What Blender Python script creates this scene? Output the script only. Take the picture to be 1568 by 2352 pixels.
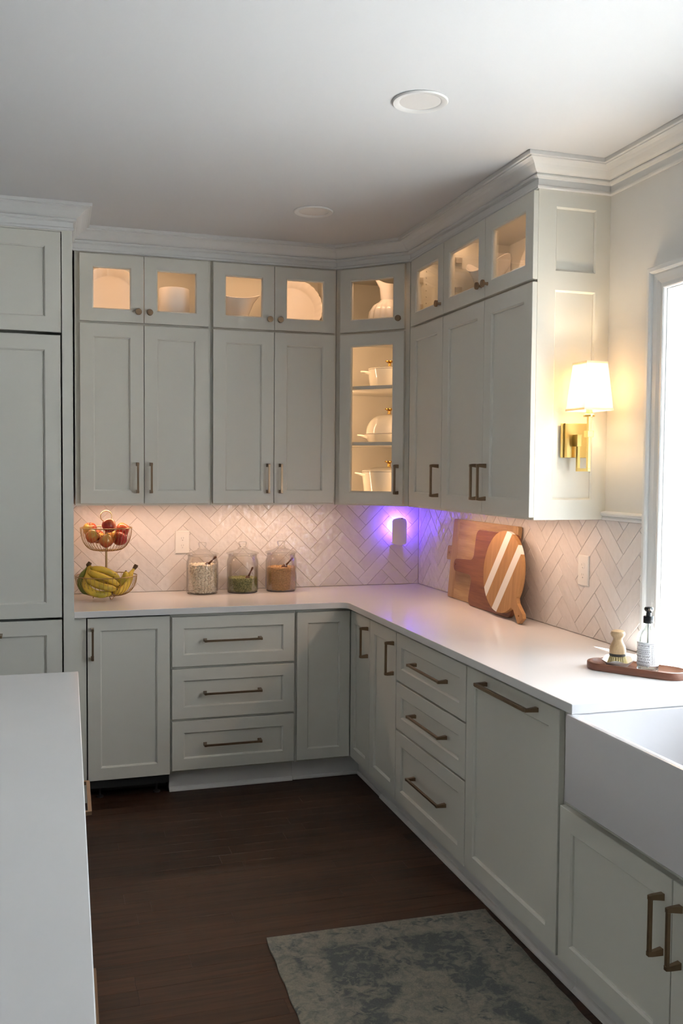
import bpy, bmesh, math, random
from mathutils import Vector, Matrix
random.seed(7)
PI = math.pi
for o in list(bpy.data.objects):
    bpy.data.objects.remove(o)
scene = bpy.context.scene
COL = scene.collection

# ------------------------------------------------------------------ camera
cam_d = bpy.data.cameras.new('camera')
cam_d.sensor_fit = 'HORIZONTAL'
cam_d.sensor_width = 36.0
cam_d.lens = 36.0 * 2140.8 / 1568.0
cam_d.clip_start = 0.02
cam = bpy.data.objects.new('camera', cam_d)
COL.objects.link(cam)
Rv = Vector((0.95545, -0.29505, 0.00749)); Uv = Vector((0.00604, 0.04493, 0.99897)); Fv = Vector((0.29508, 0.95443, -0.04472))
M = Matrix(((Rv.x, Uv.x, -Fv.x, -2.05915), (Rv.y, Uv.y, -Fv.y, -5.10182), (Rv.z, Uv.z, -Fv.z, 1.57752), (0, 0, 0, 1)))
cam.matrix_world = M
scene.camera = cam

# ------------------------------------------------------------------ world, sun, daylight, exposure
vs = scene.view_settings
vs.view_transform = 'Standard'; vs.look = 'None'; vs.gamma = 1.0; vs.use_curve_mapping = False
vs.exposure = 0.58
world = bpy.data.worlds.new('daylight_sky'); scene.world = world
world.use_nodes = True
bg = world.node_tree.nodes['Background']
bg.inputs[0].default_value = (0.78, 0.89, 1.0, 1)
bg.inputs[1].default_value = 9.0

def add_light(name, kind, loc, energy, color, size=None, size_y=None, rot=None, parent=None, spread=None, radius=None):
    d = bpy.data.lights.new(name, kind)
    d.energy = energy; d.color = color
    if kind == 'AREA':
        d.shape = 'RECTANGLE'; d.size = size; d.size_y = size_y or size
        if spread: d.spread = spread
    if radius is not None and kind in ('POINT', 'SPOT'): d.shadow_soft_size = radius
    o = bpy.data.objects.new(name, d); COL.objects.link(o)
    o.location = loc
    if rot: o.rotation_euler = rot
    if parent: o.parent = parent
    return o

sun = add_light('sun_offscreen', 'SUN', (3, -8, 6), 140.0, (1.0, 0.98, 0.95))
sun.data.angle = math.radians(0.6)
sun.rotation_euler = Vector((-1, 3.5, -2.47)).to_track_quat('-Z', 'Y').to_euler()
# portal in the sink window: it only guides the sky light through that opening
p = add_light('window_right_offscreen', 'AREA', (0.47, -3.207, 1.57), 1.0, (1, 1, 1), 1.3, 1.84, (0, math.radians(90), 0))
p.data.cycles.is_portal = True

# ------------------------------------------------------------------ materials
MATS = {}
def nmat(name):
    m = bpy.data.materials.new(name); m.use_nodes = True
    MATS[name] = m
    nt = m.node_tree
    return m, nt, nt.nodes['Principled BSDF']
def N(nt, t, **kw):
    n = nt.nodes.new(t)
    for k, v in kw.items(): setattr(n, k, v)
    return n
def simple(name, col, rough=0.5, metal=0.0, bump=0.0, bscale=200.0, coat=0.0, spec=None, var=0.0, vscale=6.0):
    m, nt, b = nmat(name)
    b.inputs['Base Color'].default_value = (*col, 1)
    b.inputs['Roughness'].default_value = rough
    b.inputs['Metallic'].default_value = metal
    if coat: b.inputs['Coat Weight'].default_value = coat; b.inputs['Coat Roughness'].default_value = 0.08
    if spec is not None: b.inputs['Specular IOR Level'].default_value = spec
    tc = N(nt, 'ShaderNodeTexCoord')
    if bump:
        no = N(nt, 'ShaderNodeTexNoise'); no.inputs['Scale'].default_value = bscale; no.inputs['Detail'].default_value = 3
        nt.links.new(tc.outputs['Object'], no.inputs['Vector'])
        bp = N(nt, 'ShaderNodeBump'); bp.inputs['Strength'].default_value = bump; bp.inputs['Distance'].default_value = 0.002
        nt.links.new(no.outputs['Fac'], bp.inputs['Height']); nt.links.new(bp.outputs[0], b.inputs['Normal'])
    if var:
        n2 = N(nt, 'ShaderNodeTexNoise'); n2.inputs['Scale'].default_value = vscale; n2.inputs['Detail'].default_value = 4
        nt.links.new(tc.outputs['Object'], n2.inputs['Vector'])
        mx = N(nt, 'ShaderNodeMix', data_type='RGBA')
        mx.inputs[6].default_value = (*[c * (1 - var) for c in col], 1)
        mx.inputs[7].default_value = (*[min(1, c * (1 + var)) for c in col], 1)
        nt.links.new(n2.outputs['Fac'], mx.inputs[0]); nt.links.new(mx.outputs[2], b.inputs['Base Color'])
    return m

paint = simple('cabinet_paint', (0.725, 0.71, 0.64), 0.42, bump=0.03, bscale=90)
wallp = simple('wall_paint', (0.76, 0.75, 0.72), 0.6, bump=0.05, bscale=160)
ceilp = simple('ceiling_paint', (0.69, 0.69, 0.695), 0.75, bump=0.05, bscale=140)
trimp = simple('trim_paint', (0.78, 0.78, 0.765), 0.35, bump=0.02, bscale=80)
toep = simple('toe_kick_paint', (0.74, 0.72, 0.70), 0.45, bump=0.03)
quartz = simple('quartz', (0.80, 0.785, 0.775), 0.16, bump=0.0, var=0.025, vscale=5)
grout = simple('grout', (0.60, 0.545, 0.51), 0.9, bump=0.2)
fireclay = simple('fireclay', (0.70, 0.68, 0.69), 0.12, coat=0.2, var=0.01)
ceramic = simple('white_ceramic', (0.82, 0.78, 0.74), 0.14, coat=0.4, var=0.01)
matte_ceramic = simple('satin_ceramic', (0.80, 0.77, 0.74), 0.4, var=0.02)
enamel = simple('cream_enamel', (0.70, 0.68, 0.59), 0.10, coat=0.6, var=0.015)
bronze = simple('champagne_bronze', (0.28, 0.195, 0.125), 0.34, 1.0, var=0.08, vscale=30)
brass = simple('satin_brass', (0.72, 0.54, 0.20), 0.28, 1.0, var=0.04, vscale=30)
gold = simple('gold_knob', (0.72, 0.42, 0.10), 0.2, 1.0, var=0.03)
wirem = simple('antique_brass_wire', (0.42, 0.29, 0.14), 0.32, 1.0, var=0.06, vscale=40)
chrome = simple('hinge_metal', (0.60, 0.56, 0.48), 0.4, 1.0, var=0.03)
plastic = simple('white_plastic', (0.80, 0.78, 0.74), 0.35, var=0.01)
black = simple('black_plastic', (0.012, 0.012, 0.013), 0.25, var=0.02)
dark = simple('near_black', (0.02, 0.02, 0.02), 0.5, var=0.05)  # one near-black tone for the ice maker's body and kick
slot = simple('dark_grey_finish', (0.05, 0.045, 0.045), 0.6, var=0.02)
bandm = simple('dark_rubber_band', (0.03, 0.025, 0.022), 0.6, var=0.05)
bristle = simple('sisal_bristle', (0.62, 0.52, 0.28), 0.7, var=0.15, vscale=60)
paper = simple('paper_label', (0.88, 0.88, 0.90), 0.6, var=0.01)
ink = simple('black_ink', (0.05, 0.05, 0.06), 0.7, var=0.02)
whitestripe = simple('white_inlay', (0.80, 0.77, 0.72), 0.4, var=0.02)
bounce_stone = simple('bounce_ground_stone', (0.52, 0.525, 0.525), 0.9, bump=0.3, bscale=30, var=0.1, vscale=2)
scoopm = simple('scoop_wood', (0.13, 0.055, 0.028), 0.5, var=0.15, vscale=30)
beanm = simple('lima_bean', (0.86, 0.77, 0.62), 0.5, var=0.12, vscale=50)
soym = simple('golden_soybean', (0.58, 0.35, 0.155), 0.5, var=0.45, vscale=120)
stemm = simple('fruit_stem', (0.10, 0.06, 0.025), 0.8, var=0.2, vscale=60)
bulb_trim = simple('downlight_trim', (0.78, 0.77, 0.75), 0.5, var=0.01)
lens_m = simple('frosted_lens', (0.76, 0.73, 0.70), 0.35, var=0.01)
subfloor = simple('plank_seam', (0.016, 0.009, 0.006), 0.8, var=0.1)

def peas():
    m, nt, b = nmat('green_split_pea')
    tc = N(nt, 'ShaderNodeTexCoord'); no = N(nt, 'ShaderNodeTexNoise'); no.inputs['Scale'].default_value = 160
    nt.links.new(tc.outputs['Object'], no.inputs['Vector'])
    cr = N(nt, 'ShaderNodeValToRGB')
    cr.color_ramp.elements[0].position = 0.35; cr.color_ramp.elements[0].color = (0.10, 0.13, 0.03, 1)
    cr.color_ramp.elements[1].position = 0.68; cr.color_ramp.elements[1].color = (0.42, 0.40, 0.16, 1)
    nt.links.new(no.outputs['Fac'], cr.inputs[0]); nt.links.new(cr.outputs[0], b.inputs['Base Color'])
    b.inputs['Roughness'].default_value = 0.6
    return m
peam = peas()

def tile_mat():
    m, nt, b = nmat('glazed_tile')
    oi = N(nt, 'ShaderNodeObjectInfo')
    mx = N(nt, 'ShaderNodeMix', data_type='RGBA')
    mx.inputs[6].default_value = (0.72, 0.675, 0.65, 1); mx.inputs[7].default_value = (0.80, 0.76, 0.735, 1)
    nt.links.new(oi.outputs['Random'], mx.inputs[0]); nt.links.new(mx.outputs[2], b.inputs['Base Color'])
    b.inputs['Roughness'].default_value = 0.06
    tc = N(nt, 'ShaderNodeTexCoord')
    mp = N(nt, 'ShaderNodeVectorMath', operation='ADD')
    sc = N(nt, 'ShaderNodeVectorMath', operation='SCALE'); sc.inputs[3].default_value = 20.0
    cb = N(nt, 'ShaderNodeCombineXYZ')
    nt.links.new(oi.outputs['Random'], cb.inputs[0]); nt.links.new(oi.outputs['Random'], cb.inputs[2])
    nt.links.new(cb.outputs[0], sc.inputs[0])
    nt.links.new(tc.outputs['Object'], mp.inputs[0]); nt.links.new(sc.outputs[0], mp.inputs[1])
    no = N(nt, 'ShaderNodeTexNoise'); no.inputs['Scale'].default_value = 26; no.inputs['Detail'].default_value = 1.5
    nt.links.new(mp.outputs[0], no.inputs['Vector'])
    bp = N(nt, 'ShaderNodeBump'); bp.inputs['Strength'].default_value = 0.7; bp.inputs['Distance'].default_value = 0.008
    nt.links.new(no.outputs['Fac'], bp.inputs['Height']); nt.links.new(bp.outputs[0], b.inputs['Normal'])
    return m
tilem = tile_mat()

def wood(name, c0, c1, axis=0, scale=1.0, rough=0.45, objrand=0.0, knots=0.0, dist=4.0, coat=0.0):
    m, nt, b = nmat(name)
    tc = N(nt, 'ShaderNodeTexCoord')
    oi = N(nt, 'ShaderNodeObjectInfo')
    cb = N(nt, 'ShaderNodeCombineXYZ')
    ml = N(nt, 'ShaderNodeMath', operation='MULTIPLY'); ml.inputs[1].default_value = 37.0
    nt.links.new(oi.outputs['Random'], ml.inputs[0])
    for i in range(3): nt.links.new(ml.outputs[0], cb.inputs[i])
    ad = N(nt, 'ShaderNodeVectorMath', operation='ADD')
    nt.links.new(tc.outputs['Object'], ad.inputs[0]); nt.links.new(cb.outputs[0], ad.inputs[1])
    mp = N(nt, 'ShaderNodeMapping')
    s = [18 * scale, 18 * scale, 18 * scale]; s[axis] = 1.2 * scale
    mp.inputs['Scale'].default_value = s
    nt.links.new(ad.outputs[0], mp.inputs['Vector'])
    no = N(nt, 'ShaderNodeTexNoise'); no.inputs['Scale'].default_value = 1.6; no.inputs['Detail'].default_value = 7; no.inputs['Roughness'].default_value = 0.62
    no.inputs['Distortion'].default_value = 0.6
    nt.links.new(mp.outputs[0], no.inputs['Vector'])
    n3 = N(nt, 'ShaderNodeTexNoise'); n3.inputs['Scale'].default_value = 9; n3.inputs['Detail'].default_value = 4
    nt.links.new(mp.outputs[0], n3.inputs['Vector'])
    mm = N(nt, 'ShaderNodeMath', operation='MULTIPLY_ADD'); mm.inputs[1].default_value = 0.35; 
    nt.links.new(n3.outputs['Fac'], mm.inputs[0]); nt.links.new(no.outputs['Fac'], mm.inputs[2])
    cr = N(nt, 'ShaderNodeValToRGB')
    cr.color_ramp.elements[0].position = 0.42; cr.color_ramp.elements[0].color = (*c0, 1)
    cr.color_ramp.elements[1].position = 0.92; cr.color_ramp.elements[1].color = (*c1, 1)
    nt.links.new(mm.outputs[0], cr.inputs[0])
    out = cr.outputs[0]
    if objrand:
        hs = N(nt, 'ShaderNodeHueSaturation')
        mr = N(nt, 'ShaderNodeMapRange'); mr.inputs[3].default_value = 1 - objrand; mr.inputs[4].default_value = 1 + objrand
        nt.links.new(oi.outputs['Random'], mr.inputs[0]); nt.links.new(mr.outputs[0], hs.inputs['Value'])
        nt.links.new(out, hs.inputs['Color']); out = hs.outputs[0]
    nt.links.new(out, b.inputs['Base Color'])
    b.inputs['Roughness'].default_value = rough
    if coat: b.inputs['Coat Weight'].default_value = coat
    bp = N(nt, 'ShaderNodeBump'); bp.inputs['Strength'].default_value = 0.12; bp.inputs['Distance'].default_value = 0.001
    nt.links.new(mm.outputs[0], bp.inputs['Height']); nt.links.new(bp.outputs[0], b.inputs['Normal'])
    if objrand: b.inputs['Specular IOR Level'].default_value = 0.3
    return m
floorw = wood('dark_oak', (0.017, 0.0070, 0.0038), (0.070, 0.030, 0.0145), 0, 1.0, 0.46, 0.22)
maple = wood('maple_board', (0.33, 0.185, 0.075), (0.55, 0.355, 0.175), 0, 1.0, 0.5)
maple_end = wood('maple_breadboard_end', (0.33, 0.185, 0.075), (0.55, 0.355, 0.175), 2, 1.0, 0.5)
acacia = wood('acacia_board', (0.11, 0.036, 0.016), (0.30, 0.115, 0.05), 0, 0.8, 0.4)
oakb = wood('oak_board', (0.31, 0.148, 0.052), (0.50, 0.275, 0.112), 2, 1.3, 0.45)
trayw = wood('walnut_tray', (0.105, 0.036, 0.021), (0.23, 0.088, 0.05), 0, 1.0, 0.38)
beech = wood('beech_handle', (0.33, 0.21, 0.105), (0.56, 0.39, 0.225), 2, 2.0, 0.42)

def thin_glass(name, tint=(0.97, 0.98, 0.975), refl=1.0, edge=(0.6, 0.62, 0.6)):
    m = bpy.data.materials.new(name); m.use_nodes = True; MATS[name] = m
    nt = m.node_tree; nt.nodes.clear()
    o = N(nt, 'ShaderNodeOutputMaterial'); mx = N(nt, 'ShaderNodeMixShader')
    tr = N(nt, 'ShaderNodeBsdfTransparent'); gl = N(nt, 'ShaderNodeBsdfGlossy')
    gl.inputs['Roughness'].default_value = 0.02; gl.inputs['Color'].default_value = (1, 1, 1, 1)
    fr = N(nt, 'ShaderNodeFresnel'); fr.inputs['IOR'].default_value = 1.42
    ml = N(nt, 'ShaderNodeMath', operation='MULTIPLY'); ml.inputs[1].default_value = refl
    nt.links.new(fr.outputs[0], ml.inputs[0]); nt.links.new(ml.outputs[0], mx.inputs[0])
    lw = N(nt, 'ShaderNodeLayerWeight'); lw.inputs['Blend'].default_value = 0.22
    cm = N(nt, 'ShaderNodeMix', data_type='RGBA')
    cm.inputs[6].default_value = (*tint, 1); cm.inputs[7].default_value = (*edge, 1)
    nt.links.new(lw.outputs['Facing'], cm.inputs[0]); nt.links.new(cm.outputs[2], tr.inputs['Color'])
    nt.links.new(tr.outputs[0], mx.inputs[1]); nt.links.new(gl.outputs[0], mx.inputs[2])
    nt.links.new(mx.outputs[0], o.inputs[0])
    return m
pane_g = thin_glass('pane_glass', (0.99, 0.992, 0.99), 0.35, (0.9, 0.92, 0.91))
jar_g = thin_glass('jar_glass', (0.998, 0.998, 0.996), 0.42, (0.78, 0.78, 0.765))
bottle_g = thin_glass('bottle_glass', (0.985, 0.995, 0.99), 0.6, (0.72, 0.77, 0.77))
liquid_g = thin_glass('clear_soap', (0.97, 0.98, 0.97), 0.3, (0.85, 0.87, 0.86))

def emit(name, col, s):
    m, nt, b = nmat(name)
    b.inputs['Base Color'].default_value = (*col, 1)
    b.inputs['Emission Color'].default_value = (*col, 1); b.inputs['Emission Strength'].default_value = s
    return m
led = emit('warm_led', (1.0, 0.72, 0.45), 3.0)
bulb_m = emit('warm_bulb', (1.0, 0.75, 0.45), 30.0)
uvled = emit('violet_led', (0.25, 0.12, 1.0), 14.0)

def shade_mat():
    m = bpy.data.materials.new('linen_shade'); m.use_nodes = True; nt = m.node_tree; nt.nodes.clear()
    o = N(nt, 'ShaderNodeOutputMaterial'); mx = N(nt, 'ShaderNodeMixShader'); mx.inputs[0].default_value = 0.55
    d = N(nt, 'ShaderNodeBsdfDiffuse'); t = N(nt, 'ShaderNodeBsdfTranslucent')
    d.inputs[0].default_value = (0.85, 0.81, 0.74, 1); t.inputs[0].default_value = (0.90, 0.83, 0.72, 1)
    tc = N(nt, 'ShaderNodeTexCoord'); no = N(nt, 'ShaderNodeTexNoise'); no.inputs['Scale'].default_value = 900
    nt.links.new(tc.outputs['Object'], no.inputs['Vector'])
    bp = N(nt, 'ShaderNodeBump'); bp.inputs['Strength'].default_value = 0.1; bp.inputs['Distance'].default_value = 0.001
    nt.links.new(no.outputs['Fac'], bp.inputs['Height']); nt.links.new(bp.outputs[0], d.inputs['Normal'])
    nt.links.new(d.outputs[0], mx.inputs[1]); nt.links.new(t.outputs[0], mx.inputs[2]); nt.links.new(mx.outputs[0], o.inputs[0])
    return m
shadem = shade_mat()

def apple_mat():
    m, nt, b = nmat('apple_skin')
    tc = N(nt, 'ShaderNodeTexCoord'); oi = N(nt, 'ShaderNodeObjectInfo')
    sep = N(nt, 'ShaderNodeSeparateXYZ'); nt.links.new(tc.outputs['Object'], sep.inputs[0])
    mp = N(nt, 'ShaderNodeMapping'); mp.inputs['Scale'].default_value = (60, 60, 14)
    nt.links.new(tc.outputs['Object'], mp.inputs[0])
    no = N(nt, 'ShaderNodeTexNoise'); no.inputs['Scale'].default_value = 1.0; no.inputs['Detail'].default_value = 4
    nt.links.new(mp.outputs[0], no.inputs['Vector'])
    # blush: red on one flank, yellow-green round the stem and the other flank
    a = N(nt, 'ShaderNodeMath', operation='MULTIPLY_ADD'); a.inputs[1].default_value = 11.0; a.inputs[2].default_value = 0.20
    nt.links.new(sep.outputs[0], a.inputs[0])
    z = N(nt, 'ShaderNodeMath', operation='MULTIPLY_ADD'); z.inputs[1].default_value = -7.0
    nt.links.new(sep.outputs[2], z.inputs[0]); nt.links.new(a.outputs[0], z.inputs[2])
    s = N(nt, 'ShaderNodeMath', operation='MULTIPLY_ADD'); s.inputs[1].default_value = 0.9
    nt.links.new(no.outputs['Fac'], s.inputs[0]); nt.links.new(z.outputs[0], s.inputs[2])
    cr = N(nt, 'ShaderNodeValToRGB')
    cr.color_ramp.elements[0].position = 0.12; cr.color_ramp.elements[0].color = (0.50, 0.36, 0.07, 1)
    cr.color_ramp.elements[1].position = 0.95; cr.color_ramp.elements[1].color = (0.30, 0.012, 0.012, 1)
    e = cr.color_ramp.elements.new(0.45); e.color = (0.50, 0.11, 0.03, 1)
    nt.links.new(s.outputs[0], cr.inputs[0]); nt.links.new(cr.outputs[0], b.inputs['Base Color'])
    b.inputs['Roughness'].default_value = 0.28
    return m
applem = apple_mat()

def banana_mat():
    m, nt, b = nmat('banana_skin')
    tc = N(nt, 'ShaderNodeTexCoord')
    no = N(nt, 'ShaderNodeTexNoise'); no.inputs['Scale'].default_value = 14; no.inputs['Detail'].default_value = 3
    nt.links.new(tc.outputs['Object'], no.inputs['Vector'])
    cr = N(nt, 'ShaderNodeValToRGB')
    cr.color_ramp.elements[0].position = 0.3; cr.color_ramp.elements[0].color = (0.36, 0.30, 0.03, 1)
    cr.color_ramp.elements[1].position = 0.62; cr.color_ramp.elements[1].color = (0.66, 0.46, 0.05, 1)
    nt.links.new(no.outputs['Fac'], cr.inputs[0])
    sp = N(nt, 'ShaderNodeTexNoise'); sp.inputs['Scale'].default_value = 60; sp.inputs['Detail'].default_value = 5
    nt.links.new(tc.outputs['Object'], sp.inputs['Vector'])
    gt = N(nt, 'ShaderNodeMath', operation='GREATER_THAN'); gt.inputs[1].default_value = 0.68
    nt.links.new(sp.outputs['Fac'], gt.inputs[0])
    mx = N(nt, 'ShaderNodeMix', data_type='RGBA'); mx.inputs[7].default_value = (0.10, 0.05, 0.02, 1)
    nt.links.new(gt.outputs[0], mx.inputs[0]); nt.links.new(cr.outputs[0], mx.inputs[6])
    nt.links.new(mx.outputs[2], b.inputs['Base Color'])
    b.inputs['Roughness'].default_value = 0.45
    return m
bananam = banana_mat()
bananag = simple('green_banana_skin', (0.17, 0.20, 0.03), 0.45, var=0.25, vscale=20)

def rug_mat():
    m, nt, b = nmat('distressed_rug')
    tc = N(nt, 'ShaderNodeTexCoord')
    sep = N(nt, 'ShaderNodeSeparateXYZ'); nt.links.new(tc.outputs['Object'], sep.inputs[0])
    def noise(s, d, dist=0.0):
        n = N(nt, 'ShaderNodeTexNoise'); n.inputs['Scale'].default_value = s; n.inputs['Detail'].default_value = d; n.inputs['Distortion'].default_value = dist
        nt.links.new(tc.outputs['Object'], n.inputs['Vector']); return n.outputs['Fac']
    def math_(op, a, bb=None, c=None):
        n = N(nt, 'ShaderNodeMath', operation=op)
        for i, v in enumerate((a, bb, c)):
            if v is None: continue
            if isinstance(v, (int, float)): n.inputs[i].default_value = v
            else: nt.links.new(v, n.inputs[i])
        return n.outputs[0]
    def step(v, lo, hi):
        n = N(nt, 'ShaderNodeMapRange'); n.inputs[1].default_value = lo; n.inputs[2].default_value = hi; n.clamp = True
        nt.links.new(v, n.inputs[0]); return n.outputs[0]
    x, y = sep.outputs[0], sep.outputs[1]
    big = noise(5.5, 4, 0.4); mid = noise(16, 4, 0.8); fine = noise(60, 5, 0.3)
    # beige border, blue-washed field, pale medallion with a scalloped outline
    ax = math_('ABSOLUTE', x); ay = math_('ABSOLUTE', y)
    border = math_('MAXIMUM', math_('SUBTRACT', ax, 0.245), math_('SUBTRACT', ay, 1.10))
    border = math_('MULTIPLY_ADD', mid, 0.10, math_('SUBTRACT', border, 0.05))
    field = step(border, 0.02, -0.02)
    r = math_('SQRT', math_('ADD', math_('POWER', math_('MULTIPLY', x, 4.4), 2.0), math_('POWER', math_('MULTIPLY', y, 1.05), 2.0)))
    wav = math_('MULTIPLY', math_('SINE', math_('MULTIPLY', y, 42.0)), 0.07)
    med = step(math_('ADD', math_('ADD', r, wav), math_('MULTIPLY', mid, 0.30)), 1.16, 1.06)
    vor = N(nt, 'ShaderNodeTexVoronoi'); vor.inputs['Scale'].default_value = 8.5; vor.inputs['Randomness'].default_value = 0.75
    wv = N(nt, 'ShaderNodeVectorMath', operation='ADD'); sc = N(nt, 'ShaderNodeVectorMath', operation='SCALE'); sc.inputs[3].default_value = 0.10
    nn = N(nt, 'ShaderNodeTexNoise'); nn.inputs['Scale'].default_value = 14
    nt.links.new(tc.outputs['Object'], nn.inputs['Vector']); nt.links.new(nn.outputs['Color'], sc.inputs[0])
    nt.links.new(tc.outputs['Object'], wv.inputs[0]); nt.links.new(sc.outputs[0], wv.inputs[1]); nt.links.new(wv.outputs[0], vor.inputs['Vector'])
    flower = step(math_('MULTIPLY_ADD', mid, 0.25, vor.outputs['Distance']), 0.36, 0.24)
    mott = noise(30, 7, 0.9); speck = noise(85, 4, 0.4)
    ringf = math_('MULTIPLY', field, math_('SUBTRACT', 1.0, med))
    blue = math_('MULTIPLY', ringf, step(math_('MULTIPLY_ADD', mott, 0.8, big), 0.62, 1.05))
    blue = math_('MULTIPLY', blue, 0.95)
    edge = step(math_('ABSOLUTE', math_('SUBTRACT', border, 0.075)), 0.022, 0.004)          # thin guard stripe in the border
    blue = math_('ADD', blue, math_('MULTIPLY', edge, math_('MULTIPLY', step(mott, 0.40, 0.62), 0.5)))
    blue = math_('ADD', blue, math_('MULTIPLY', flower, math_('MULTIPLY', step(speck, 0.40, 0.62), 0.75)))
    blue = math_('ADD', blue, math_('MULTIPLY', step(mott, 0.44, 0.66), 0.50))
    blue = math_('MULTIPLY_ADD', step(speck, 0.35, 0.70), 0.22, blue)
    blue = math_('MINIMUM', blue, 1.0)
    mx = N(nt, 'ShaderNodeMix', data_type='RGBA')
    mx.inputs[6].default_value = (0.285, 0.26, 0.21, 1); mx.inputs[7].default_value = (0.100, 0.110, 0.109, 1)
    nt.links.new(blue, mx.inputs[0])
    m2 = N(nt, 'ShaderNodeMix', data_type='RGBA', blend_type='MULTIPLY'); m2.inputs[0].default_value = 0.5
    cr = N(nt, 'ShaderNodeValToRGB'); cr.color_ramp.elements[0].position = 0.3; cr.color_ramp.elements[0].color = (0.55, 0.55, 0.55, 1); cr.color_ramp.elements[1].position = 0.7
    vf = noise(190, 3); nt.links.new(vf, cr.inputs[0])
    nt.links.new(mx.outputs[2], m2.inputs[6]); nt.links.new(cr.outputs[0], m2.inputs[7])
    nt.links.new(m2.outputs[2], b.inputs['Base Color'])
    b.inputs['Roughness'].default_value = 0.95; b.inputs['Specular IOR Level'].default_value = 0.1
    b.inputs['Sheen Weight'].default_value = 0.1
    bp = N(nt, 'ShaderNodeBump'); bp.inputs['Strength'].default_value = 0.5; bp.inputs['Distance'].default_value = 0.003
    nt.links.new(vf, bp.inputs['Height']); nt.links.new(bp.outputs[0], b.inputs['Normal'])
    return m
rugm = rug_mat()

# ------------------------------------------------------------------ mesh helpers
class MB:
    def __init__(s): s.v = []; s.f = []
    def add(s, vs, fs):
        n = len(s.v); s.v += [tuple(v) for v in vs]; s.f += [tuple(i + n for i in f) for f in fs]; return s
    def box(s, x0, x1, y0, y1, z0, z1):
        x0, x1 = min(x0, x1), max(x0, x1); y0, y1 = min(y0, y1), max(y0, y1); z0, z1 = min(z0, z1), max(z0, z1)
        return s.add([(x0, y0, z0), (x1, y0, z0), (x1, y1, z0), (x0, y1, z0), (x0, y0, z1), (x1, y0, z1), (x1, y1, z1), (x0, y1, z1)],
                     [(0, 3, 2, 1), (4, 5, 6, 7), (0, 1, 5, 4), (1, 2, 6, 5), (2, 3, 7, 6), (3, 0, 4, 7)])
    def prism(s, poly, z0, z1):
        n = len(poly)
        vs = [(p[0], p[1], z0) for p in poly] + [(p[0], p[1], z1) for p in poly]
        fs = [tuple(range(n - 1, -1, -1)), tuple(range(n, 2 * n))] + [(i, (i + 1) % n, n + (i + 1) % n, n + i) for i in range(n)]
        return s.add(vs, fs)
    def lathe(s, prof, n=32, c=(0, 0, 0), sx=1.0, sy=1.0, wave=None, close=False):
        vs = []; fs = []
        for k, (r, z) in enumerate(prof):
            for i in range(n):
                a = 2 * PI * i / n
                rr = r * (wave(a, k) if wave else 1)
                vs.append((c[0] + rr * math.cos(a) * sx, c[1] + rr * math.sin(a) * sy, c[2] + z))
        m = len(prof)
        for k in range(m - 1 if not close else m):
            k2 = (k + 1) % m
            for i in range(n):
                j = (i + 1) % n
                fs.append((k * n + i, k * n + j, k2 * n + j, k2 * n + i))
        if not close:
            if prof[0][0] > 1e-6: fs.append(tuple(range(n - 1, -1, -1)))
            if prof[-1][0] > 1e-6: fs.append(tuple((m - 1) * n + i for i in range(n)))
        return s.add(vs, fs)
    def tube(s, pts, r, n=8, closed=False, caps=True):
        pts = [Vector(p) for p in pts]; m = len(pts)
        rr = r if isinstance(r, (list, tuple)) else [r] * m
        vs = []; fs = []; up = None
        for i, p in enumerate(pts):
            if closed: t = (pts[(i + 1) % m] - pts[i - 1]).normalized()
            else: t = (pts[min(i + 1, m - 1)] - pts[max(i - 1, 0)]).normalized()
            if up is None:
                up = t.orthogonal().normalized()
            up = (up - t * up.dot(t))
            up = up.normalized() if up.length > 1e-6 else t.orthogonal().normalized()
            b = t.cross(up)
            for k in range(n):
                a = 2 * PI * k / n
                vs.append(p + (up * math.cos(a) + b * math.sin(a)) * rr[i])
        for i in range(m if closed else m - 1):
            i2 = (i + 1) % m
            for k in range(n):
                k2 = (k + 1) % n
                fs.append((i * n + k, i * n + k2, i2 * n + k2, i2 * n + k))
        if caps and not closed:
            fs.append(tuple(range(n - 1, -1, -1))); fs.append(tuple((m - 1) * n + k for k in range(n)))
        return s.add(vs, fs)
    def xform(s, mtx):
        s.v = [tuple(mtx @ Vector(v)) for v in s.v]; return s
    def mesh(s, name, weld=False):
        me = bpy.data.meshes.new(name); me.from_pydata(s.v, [], s.f)
        bm = bmesh.new(); bm.from_mesh(me)
        if weld: bmesh.ops.remove_doubles(bm, verts=bm.verts, dist=1e-6)
        bmesh.ops.recalc_face_normals(bm, faces=bm.faces)
        bm.to_mesh(me); bm.free()
        return me
    def build(s, name, mat, parent=None, smooth=False, bevel=0.0, seg=2, weld=False, loc=None):
        me = s.mesh(name, weld)
        return link(name, me, mat, parent, smooth, bevel, seg, loc)

def link(name, me, mat, parent=None, smooth=False, bevel=0.0, seg=2, loc=None):
    if mat and not me.materials: me.materials.append(mat)
    o = bpy.data.objects.new(name, me); COL.objects.link(o)
    if parent: o.parent = parent
    if loc: o.location = loc
    if smooth:
        me.polygons.foreach_set('use_smooth', [True] * len(me.polygons))
        if smooth != 'all':
            try: me.set_sharp_from_angle(angle=math.radians(40))
            except Exception: pass
    if bevel:
        md = o.modifiers.new('edge', 'BEVEL'); md.width = bevel; md.segments = seg; md.limit_method = 'ANGLE'; md.angle_limit = math.radians(35)
    return o

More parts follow.
